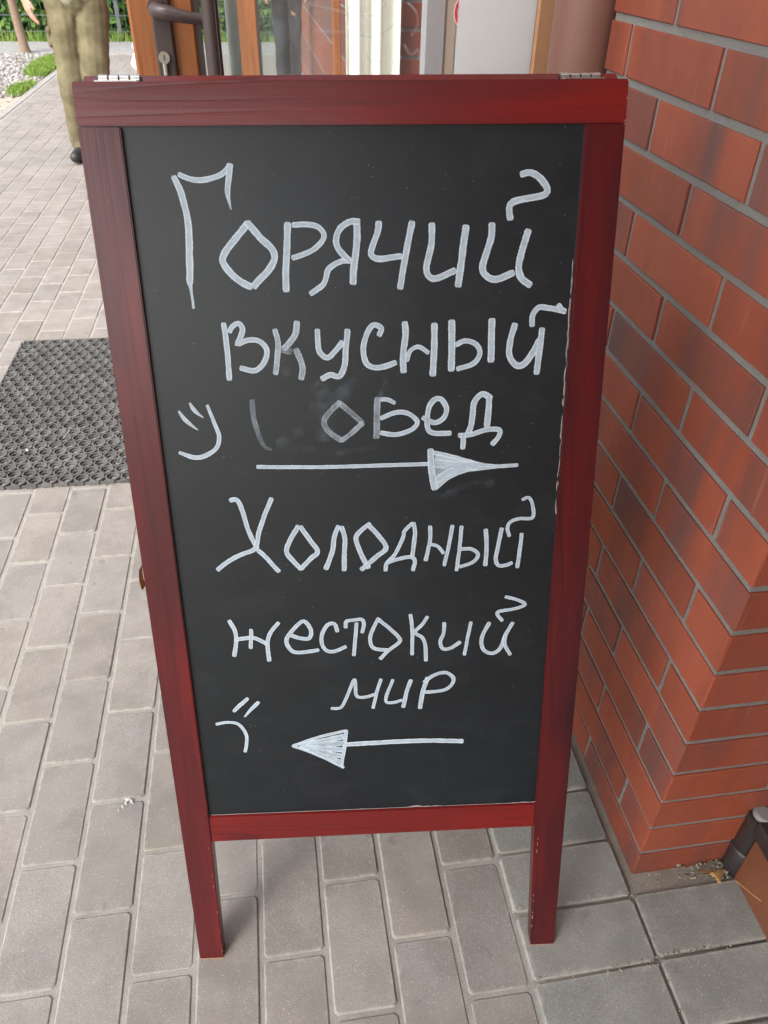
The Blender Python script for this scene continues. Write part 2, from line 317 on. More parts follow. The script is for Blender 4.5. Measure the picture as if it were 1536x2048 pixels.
BARK = m_plain('grey_brown_bark', (0.23, 0.165, 0.115, 1), 0.85, 0.35, 40, 0.6)
def m_cloth(name, c, var=0.3):
    m = Mat(name, 0.9, spec=0.15); v = m.obj(); n = m.noise(v, 9, 5, 0.65); wv = m.noise(v, 700, 2)
    m.set(Base_Color=m.mix(m.ramp(n, [(0.35, 0.0), (0.7, 1.0)]), tuple(x*(1-var) for x in c[:3])+(1,), tuple(x*(1+var) for x in c[:3])+(1,)), Normal=m.bump(wv, 0.4, 0.001)); return m
KHAKI = m_cloth('khaki_cotton', (0.165, 0.145, 0.085, 1)); OLIVE = m_cloth('pale_olive_cotton', (0.30, 0.29, 0.22, 1))
DENIM = m_cloth('dark_denim', (0.040, 0.043, 0.052, 1)); GREYJ = m_cloth('grey_jacket_cloth', (0.17, 0.18, 0.20, 1))
SKIN = m_plain('skin', (0.52, 0.29, 0.205, 1), 0.5, 0.08, 20); HAIR = m_plain('brown_hair', (0.045, 0.028, 0.018, 1), 0.6, 0.4, 200, 0.5)
SHOE = m_plain('black_shoe', (0.025, 0.025, 0.027, 1), 0.5, 0.3); EYE = Mat('eye', 0.2, (0.05, 0.035, 0.03, 1)); LIP = Mat('lip', 0.5, (0.36, 0.14, 0.11, 1))

# ------------------------------------------------------------------ ground, road, paving
P = 0.105; L = 0.2096; YA, YB = -0.1768, 0.3410
def sheet(name, x0, x1, y0, y1, z, mat, kind='structure', parent=None, z1=None):
    z1 = z if z1 is None else z1
    o = mesh_obj(name, [(x0, y0, z), (x1, y0, z1), (x1, y1, z1), (x0, y1, z)], [(0, 1, 2, 3)], mat, parent)
    if kind: o['kind'] = kind
    return o
GROUND_M = m_sand('earth', (0.16, 0.14, 0.11, 1), (0.26, 0.23, 0.19, 1), 30)
sheet('ground', -150, 150, -150, 150, -0.06, GROUND_M)
pav = sheet('pavement', -1.70, 3.2, -6.0, 10.8, -0.0024, SAND)
sheet('asphalt_road', -30, 30, 10.83, 12.15, -0.012, ASPHALT)
box('kerb', -1.775, -1.703, -6.0, 10.8, -0.05, 0.002, CONC, pav, 0.004)
def paver_mesh(lx, ly, ch, mat, name):
    hx, hy = lx/2, ly/2; a = 0.62
    vs = []; c = 0.005                                     # slightly rounded corners
    def ring(dx, dy, z):
        return [(-dx+c, -dy, z), (dx-c, -dy, z), (dx, -dy+c, z), (dx, dy-c, z), (dx-c, dy, z), (-dx+c, dy, z), (-dx, dy-c, z), (-dx, -dy+c, z)]
    vs = ring(hx, hy, -0.03) + ring(hx, hy, -ch) + ring(hx-ch*0.45, hy-ch*0.45, -ch*0.35) + ring(hx-ch, hy-ch, 0)
    fs = [tuple(range(24, 32))]
    for r in range(3):
        for k in range(8): fs.append((r*8+k, r*8+(k+1) % 8, (r+1)*8+(k+1) % 8, (r+1)*8+k))
    me = bpy.data.meshes.new(name); me.from_pydata(vs, [], fs); me.update(); me.materials.append(mat.m); return me, vs, fs
PM, PV, PF = paver_mesh(P-0.0072, L-0.0066, 0.0028, PAVER, 'paver')
DM, DV, DF = paver_mesh(0.210-0.0055, P-0.0050, 0.0026, PAVER_DARK, 'paver')
def in_view(p, m=1.06):
    d = Vector(p) - CAM; z = d.dot(CF)
    if z < 0.1: return False
    x, y = d.dot(CR)/z*F_PX/768, d.dot(CU)/z*F_PX/1024
    return abs(x) < m and abs(y) < m
cells = []
for i in range(-17, 7):
    for k in range(-28, 54):
        x = (i+0.5)*P; y = (YB if i % 2 else YA) + (k+0.5)*L
        if -1.70 < x-P/2+0.02 and -6 < y < 10.7: cells.append((x, y, PM, PV, PF, 0.0))
for k in range(-30, 60):
    y = -0.278 - 0.0525 + 0.1045*k
    if y < 6.5: cells.append((0.840, y, DM, DV, DF, 1.0))
for k in range(-30, 1):
    y = -0.2725 - 0.0525 + 0.1045*k
    for c in range(0, 8): cells.append((1.050+0.21*c, y, DM, DV, DF, 1.0))
for k in range(3, 60):
    for c in range(0, 3): cells.append((1.050+0.21*c, 0.50+0.0525+0.1045*(k-3), DM, DV, DF, 1.0))
def zat(x): return 0.0078 + 0.030*(min(x, 0.96)-0.735) if x > 0.735 else 0.0
DARK_SAND = m_sand('grey_joint_sand', (0.23, 0.215, 0.18, 1), (0.38, 0.355, 0.305, 1))
sheet('joint_sand', 0.7375, 3.2, -6.0, 10.8, 0.0055, DARK_SAND, None, pav, 0.0112)['kind'] = 'stuff'
def behind_sign(x, y):                                    # cells the board hides from the photo's viewpoint need no object of their own
    return 0.28 < x < 0.70 and 0.10 < y < 3.0
ind, rest = [], []
for c in cells:
    (ind if in_view((c[0], c[1], 0)) and not behind_sign(c[0], c[1]) else rest).append(c)
ind.sort(key=lambda c: (Vector((c[0], c[1], 0))-CAM).length); rest += ind[285:]; ind = ind[:285]
rp = random.Random(3)
for (x, y, me, vs, fs, dk) in ind:
    o = link('paver', me, pav); o.location = (x+rp.uniform(-.0008, .0008), y+rp.uniform(-.001, .001), zat(x)+rp.uniform(-.0009, .0012))
    o.rotation_euler = (rp.uniform(-.006, .006), rp.uniform(-.008, .008)-(0.03 if dk else 0), rp.uniform(-.004, .004))
for dk, nm in ((0.0, 'paver_field'), (1.0, 'dark_paver_field')):
    V, Fc = [], []
    for (x, y, me, vs, fs, d) in rest:
        if d != dk: continue
        b = len(V); z = zat(x)+rp.uniform(-.001, .001)
        V += [(x+a, y+b_, z+c_) for a, b_, c_ in vs]; Fc += [tuple(b+q for q in f) for f in fs]
    if V: mesh_obj(nm, V, Fc, PAVER_DARK if dk else PAVER, pav)['kind'] = 'stuff'

# ------------------------------------------------------------------ brick pillars and building
q = 0.0765; Z0 = -0.0035; BM_CACHE = {}
def brick_mesh(l, mat=None):
    key = round(l, 3)
    if key in BM_CACHE: return BM_CACHE[key]
    h = q-0.0108; hx, hz, d, c = l/2, h/2, 0.016, 0.0011
    vs = [(-hx, d, -hz), (hx, d, -hz), (hx, d, hz), (-hx, d, hz), (-hx, c, -hz), (hx, c, -hz), (hx, c, hz), (-hx, c, hz),
          (-hx+c, 0, -hz+c), (hx-c, 0, -hz+c), (hx-c, 0, hz-c), (-hx+c, 0, hz-c)]
    fs = [(8, 9, 10, 11)]
    for r in (0, 4):
        for k in range(4): fs.append((r+k, r+(k+1) % 4, r+4+(k+1) % 4, r+4+k))
    me = bpy.data.meshes.new('brick'); me.from_pydata(vs, [], fs); me.update(); me.materials.append(BRICK.m); BM_CACHE[key] = me; return me
rb = random.Random(11)
def brick(parent, face, a0, a1, plane, k):
    """face 'L': outer face in x = plane, runs along y.  face 'F': outer face in y = plane, runs along x."""
    o = link('brick', brick_mesh(a1-a0), parent); z = Z0+(k-0.5)*q
    j = rb.uniform(-.0007, .0007)
    if face == 'L': o.location = (plane+j, (a0+a1)/2, z); o.rotation_euler = (0, 0, -math.pi/2)
    else: o.location = ((a0+a1)/2, plane+j, z)
    o.rotation_euler.rotate_axis('X', rb.uniform(-.006, .006)); o.rotation_euler.rotate_axis('Z', rb.uniform(-.003, .003))
J = 0.0108; BL = 0.2715
def courses(parent, face, start, end, plane, kmax, first_even, first_odd, drift=0.0):
    for k in range(1, kmax+1):
        p = start; cuts = []; t = start + (first_even if k % 2 == 0 else first_odd)
        while t < end-0.02: cuts.append(t); t += BL
        cuts.append(end+J/2)
        p = start
        for cidx, cpos in enumerate(cuts):
            a0 = p + (0.0016 if cidx == 0 else J/2); a1 = cpos - J/2
            if a1-a0 > 0.03: brick(parent, face, a0, a1, plane, k)
            p = cpos
XW, YC, YE = 0.9605, -0.238, 0.481
pil = box('brick_pillar', XW+0.0035, 1.62, YC+0.0035, YE-0.0035, -0.05, 2.615, MORTAR)
tag(pil, 'near brick pillar of glazed red clinker with grey mortar beside the chalkboard', 'pillar')
courses(pil, 'L', YC, YE, XW, 26, 0.097, 0.241)
courses(pil, 'F', XW, 1.60, YC, 26, 0.182, 0.318)
pil2 = box('brick_pillar', 0.884, 1.62, 1.957, 2.75, -0.05, 3.2, MORTAR)
tag(pil2, 'far brick pillar seen through the door glass, right of the cream curtain', 'pillar')
courses(pil2, 'F', 0.8805, 1.18, 1.9535, 26, 0.135, 0.27)
courses(pil2, 'L', 1.9535, 2.74, 0.8805, 26, 0.135, 0.27)
def m_wallbrick():
    m = Mat('distant_brickwork', 0.6); tc = m.new('TexCoord'); mp = m.new('Mapping'); m.ln(tc.outputs['Object'], mp.inputs[0]); mp.inputs['Rotation'].default_value = (math.pi/2, 0, math.pi/2)
    b = m.new('TexBrick'); m.ln(mp.outputs[0], b.inputs['Vector']); b.inputs['Scale'].default_value = 1
    b.inputs['Brick Width'].default_value = BL; b.inputs['Row Height'].default_value = q; b.inputs['Mortar Size'].default_value = 0.006
    b.inputs['Color1'].default_value = (0.33, 0.075, 0.03, 1); b.inputs['Color2'].default_value = (0.17, 0.06, 0.045, 1); b.inputs['Mortar'].default_value = (0.3, 0.29, 0.28, 1)
    m.set(Base_Color=b.outputs[0], Normal=m.bump(m.math('SUBTRACT', 1.0, b.outputs['Fac']), 0.6, 0.004)); return m
WALLB = m_wallbrick()
bld = empty('cafe_building', (1.3, 0, 0)); tag(bld, 'red brick cafe building beyond the far pillar, with an added shading roof and dark wing out of view', 'building')
bld.location = (0, 0, 0)
box('wall', 0.965, 4.5, 2.76, 9.3, -0.05, 4.2, WALLB, bld)
box('wall', 1.63, 4.5, -5.2, 2.75, -0.05, 4.2, WALLB, bld)
box('added_shade_wing', -0.1, 4.5, -9.0, -5.21, -0.05, 4.6, WING_GREY, bld)  # unseen wing, added to darken what the board reflects
box('added_shade_roof', -1.45, 1.625, -3.6, -0.55, 2.62, 2.80, RENDER_W, bld, 0.01)  # unseen roof slab, added to shade the near paving

# ------------------------------------------------------------------ downpipe, doors, curtain, jamb
dp = tube('downpipe', [(0.944, 0.541, 0.0), (0.944, 0.541, 2.615)], 0.0545, PIPE, n=40); tag(dp, 'brown round downpipe standing against the far end of the near brick pillar', 'downpipe')
for z in (0.5, 2.3): tube('pipe_collar', [(0.944, 0.541, z), (0.944, 0.541, z+0.05)], 0.0575, PIPE, dp, 40)

dr = empty('glazed_door', (0.9, 0.64, 0)); dr.location = (0, 0, 0); tag(dr, 'near wooden glazed door standing open behind the chalkboard, dark lever handle on its edge', 'door')
Y0, Y1 = 0.61, 0.668
box('stile', 0.2225, 0.3235, Y0, Y1, 0.015, 2.14, OAK, dr, 0.004)
box('stile', 0.8885, 0.99, Y0+0.018, Y1, 0.015, 2.14, BLEACH, dr, 0.004)
box('rail', 0.3235, 0.888, Y0+0.001, Y1-0.001, 0.015, 0.17, OAK, dr, 0.004); box('rail', 0.3235, 0.888, Y0+0.001, Y1-0.001, 2.03, 2.14, OAK, dr, 0.004)
box('gasket', 0.3235, 0.3300, Y0+0.004, Y1-0.004, 0.17, 2.03, GASKET, dr); box('glazing_bead', 0.8815, 0.8880, 0.6365, Y1-0.004, 0.17, 2.03, BLEACH, dr)
box('glass_pane', 0.3300, 0.8815, 0.636, 0.642, 0.17, 2.03, GLASS, dr)
pl = box('lock_plate', 0.2575, 0.2875, Y0-0.009, Y0, 0.985, 1.262, BROWN_M, dr, 0.003, 2)
tube('lever', [(0.2685, 0.603, 1.217), (0.2685, 0.565, 1.217), (0.274, 0.552, 1.2165), (0.289, 0.549, 1.214), (0.315, 0.550, 1.209), (0.340, 0.551, 1.206), (0.362, 0.554, 1.204)], [0.0105, 0.010, 0.0105, 0.0105, 0.0085, 0.0078, 0.0070], BROWN_M, pl, 14)
tube('handle_rose', [(0.2685, 0.602, 1.217), (0.2685, 0.592, 1.217)], 0.0135, BROWN_M, pl, 20)
cy = tube('lock_cylinder', [(0.2700, 0.603, 1.1505), (0.2700, 0.5955, 1.1505)], 0.0088, NICKEL, pl, 20)
box('cylinder_stem', 0.2655, 0.2745, 0.596, 0.603, 1.1230, 1.1450, NICKEL, pl, 0.003, 2)
box('keyhole', 0.2692, 0.2708, 0.5948, 0.5962, 1.1470, 1.1545, DARK, pl)
tube('pull_bar', [(0.3510, 0.540, 0.55), (0.3510, 0.540, 1.75)], 0.0125, BROWN_M, dr, 24)
box('bar_rib', 0.3585, 0.3605, 0.5275, 0.5305, 0.55, 1.75, BROWN_M, dr, 0.0006)
for z in (0.60, 1.70): tube('bar_bracket', [(0.3400, 0.540, z), (0.3350, 0.612, z)], 0.008, BROWN_M, dr)
tube('inner_pull_bar', [(0.3795, 0.705, 0.60), (0.3795, 0.705, 1.70)], 0.0105, PALE, dr, 24)
for z in (0.62, 1.68): tube('bar_bracket', [(0.3795, 0.705, z), (0.3795, 0.642, z)], 0.006, PALE, dr)
bm = bmesh.new()
for i in range(9):
    for zz in (0.93, 1.48):
        x = 0.7530 + (0.8875-0.7530)*i/8; bm.verts.new((x, 0.6335 - 0.0025*math.sin(i/8*math.pi), zz))
bm.verts.ensure_lookup_table()
for i in range(8): bm.faces.new((bm.verts[2*i], bm.verts[2*i+2], bm.verts[2*i+3], bm.verts[2*i+1]))
bmesh.ops.solidify(bm, geom=bm.faces[:], thickness=0.0004)
bm_obj('poster', bm, PAPER, dr)
bm = bmesh.new(); RED = Mat('red_print', 0.4, (0.55, 0.03, 0.04, 1)); NAVY = Mat('dark_print', 0.4, (0.03, 0.03, 0.06, 1))
def disc(name, cx, cz, r0, r1, y, mat, par, n=40):
    vs = []; fs = []
    for k in range(n):
        a = 2*math.pi*k/n; vs += [(cx+r0*math.cos(a), y, cz+r0*math.sin(a)), (cx+r1*math.cos(a), y, cz+r1*math.sin(a))]
    for k in range(n): fs.append((2*k, 2*k+1, (2*k+3) % (2*n), (2*k+2) % (2*n)))
    return mesh_obj(name, vs, fs, mat, par)
def trim(o):
    for v in o.data.vertices: v.co.x = min(v.co.x, 0.7555)
    return o
stk = disc('sticker', 0.776, 1.212, 0.0, 0.030, 0.6356, PAPER, dr)
trim(stk); trim(disc('red_ring', 0.776, 1.212, 0.024, 0.0285, 0.6352, RED, stk))
box('dark_symbol', 0.7530, 0.7555, 0.6351, 0.6353, 1.204, 1.222, NAVY, stk)
bm.free()

d2 = empty('glazed_door'); tag(d2, 'distant narrow wooden door leaf seen through the glass of the near door', 'door')
box('stile', 0.345, 0.447, 3.90, 3.95, 0.015, 2.14, OAK, d2, 0.004); box('stile', 0.842, 0.885, 3.90, 3.95, 0.015, 2.14, OAK, d2, 0.004)
box('gasket', 0.447, 0.462, 3.904, 3.946, 0.17, 2.03, GASKET, d2)
box('rail', 0.447, 0.842, 3.901, 3.949, 0.015, 0.17, OAK, d2, 0.004); box('rail', 0.447, 0.842, 3.901, 3.949, 2.03, 2.14, OAK, d2, 0.004)
box('glass_pane', 0.462, 0.842, 3.92, 3.926, 0.17, 2.03, GLASS, d2)

cu = empty('curtain'); tag(cu, 'cream fabric curtain hanging in folds beside the far pillar, seen through the glass', 'curtain')
vs, fs = [], []
for i in range(61):
    t = i/60; x = 0.700+0.166*t; y = 1.905+0.022*math.sin(t*math.pi*5.2+0.6)+0.006*math.sin(t*29)
    vs += [(x, y, 0.05), (x+0.002*math.sin(i), y, 1.2), (x, y, 2.3)]
for i in range(60):
    for r in range(2): fs.append((3*i+r, 3*i+3+r, 3*i+4+r, 3*i+1+r))
mesh_obj('fabric', vs, fs, CREAM, cu, True)
tube('curtain_rail', [(0.62, 1.905, 2.315), (0.884, 1.905, 2.315)], 0.012, GREYF, cu)
jb = empty('door_jamb'); tag(jb, 'slim grey and beige door jamb post behind the white poster on the glass', 'door jamb')
box('grey_post', 0.809, 0.857, 1.20, 1.25, -0.01, 2.6, GREYF, jb, 0.003); box('beige_post', 0.8575, 0.884, 1.205, 1.25, -0.01, 2.6, BEIGEF, jb, 0.003)
box('edge_strip', 0.8845, 0.900, 1.20, 1.25, -0.01, 2.6, GREYF, jb, 0.003)

# ------------------------------------------------------------------ the chalkboard sign
A = Vector((0.21741537, -0.27182248, 0)); EX = Vector((0.99424284, -0.105892, 0.01637252)); EY = Vector((0.01357087, 0.27601412, 0.96105777)); EN = Vector((-0.10628738, -0.95530262, 0.27586211))
sg = empty('chalkboard_sign'); tag(sg, 'red wooden folding chalkboard with white handwriting, arrows and two faces, standing on the paving', 'sign')
sg.matrix_world = Matrix(((EX.x, EY.x, EN.x, A.x), (EX.y, EY.y, EN.y, A.y), (EX.z, EY.z, EN.z, A.z), (0, 0, 0, 1)))
SH = -0.0078; T = 0.021
def prism(name, poly, n0, n1, mat, parent, bev=0.0012):
    bm = bmesh.new(); a = [bm.verts.new((x+SH*y, y, n0)) for x, y in poly]; b = [bm.verts.new((x+SH*y, y, n1)) for x, y in poly]
    bm.faces.new(a[::-1]); bm.faces.new(b); k = len(poly)
    for i in range(k): bm.faces.new((a[i], a[(i+1) % k], b[(i+1) % k], b[i]))
    bmesh.ops.recalc_face_normals(bm, faces=bm.faces[:])
    if bev: bmesh.ops.bevel(bm, geom=bm.edges[:], offset=bev, segments=2, affect='EDGES')
    return bm_obj(name, bm, mat, parent)
ff = prism('stile', [(0, 0), (0.0372, 0.0004), (0.0425, 0.25), (0.0432, 1.1982), (-0.0006, 1.1986)], -T, 0, W_L, sg)
fr = prism('stile', [(0.5335, -0.001), (0.5730, 0), (0.5735, 1.1980), (0.5312, 1.1984), (0.5270, 0.26)], -T, 0, W_V, sg)
prism('rail', [(-0.0008, 1.1990), (0.5738, 1.1986), (0.5730, 1.2400), (0, 1.2400)], -T, 0.0006, W_T, sg)
prism('rail', [(0.0420, 0.2385), (0.5274, 0.2452), (0.5276, 0.2885), (0.0424, 0.2862)], -T+0.001, -0.0018, W_R, sg)
tag(sg.children[-1], 'brighter red rail under the writing surface')
cp = prism('chalk_panel', [(0.0345, 0.270), (0.536, 0.270), (0.538, 1.215), (0.035, 1.215)], -0.0105, -0.0060, BOARD, sg, 0)
def catmull(pts, step=2.2):
    out = []; n = len(pts)
    for i in range(n-1):
        p0, p1, p2, p3 = pts[max(i-1, 0)], pts[i], pts[i+1], pts[min(i+2, n-1)]
        d = math.dist(p1[:2], p2[:2]); m = max(2, int(d/step))
        for j in range(m):
            t = j/m
            out.append(tuple(0.5*((2*b)+(-a+c)*t+(2*a-5*b+4*c-d_)*t*t+(-a+3*b-3*c+d_)*t**3) for a, b, c, d_ in zip(p0, p1, p2, p3)))
    out.append(pts[-1]); return out
def ribbon(V, Fc, UV, OP, pts, op, zoff, rnd):
    s = catmull(pts); n = len(s); ln_ = 0; u0 = rnd.uniform(0, 50)
    ph = rnd.uniform(0, 9)
    rows = []
    def row(x, y, tx, ty, w, u):
        b = len(V)
        for v in (0.0, 0.14, 0.5, 0.86, 1.0):
            V.append((x-ty*w*(v-0.5), y+tx*w*(v-0.5), zoff)); UV.append((u, v, 0)); OP.append(op)
        rows.append(b)
    for i, (x, y, w) in enumerate(s):
        a, c = s[max(i-1, 0)], s[min(i+1, n-1)]; tx, ty = c[0]-a[0], c[1]-a[1]; h = math.hypot(tx, ty) or 1; tx /= h; ty /= h
        w *= 1+0.11*noise.noise((i*0.22, ph, 0)); x += 0.35*noise.noise((i*0.16, ph, 5)); y += 0.35*noise.noise((i*0.16, ph, 9)); 
        if i: ln_ += math.dist(s[i-1][:2], (x, y))
        u = u0+ln_*0.012
        if i == 0:
            for e, k in ((0.42, 0.45), (0.30, 0.80)): row((x-tx*w*e*.7)/1000, (y-ty*w*e*.7)/1000, tx, ty, w*k/1000, u-e*w*0.012)
        row(x/1000, y/1000, tx, ty, w/1000, u)
        if i == n-1:
            for e, k in ((0.30, 0.80), (0.42, 0.45)): row((x+tx*w*e*.7)/1000, (y+ty*w*e*.7)/1000, tx, ty, w*k/1000, u+e*w*0.012)
    for a, b in zip(rows, rows[1:]):
        for k in range(4): Fc.append((a+k, b+k, b+k+1, a+k+1))
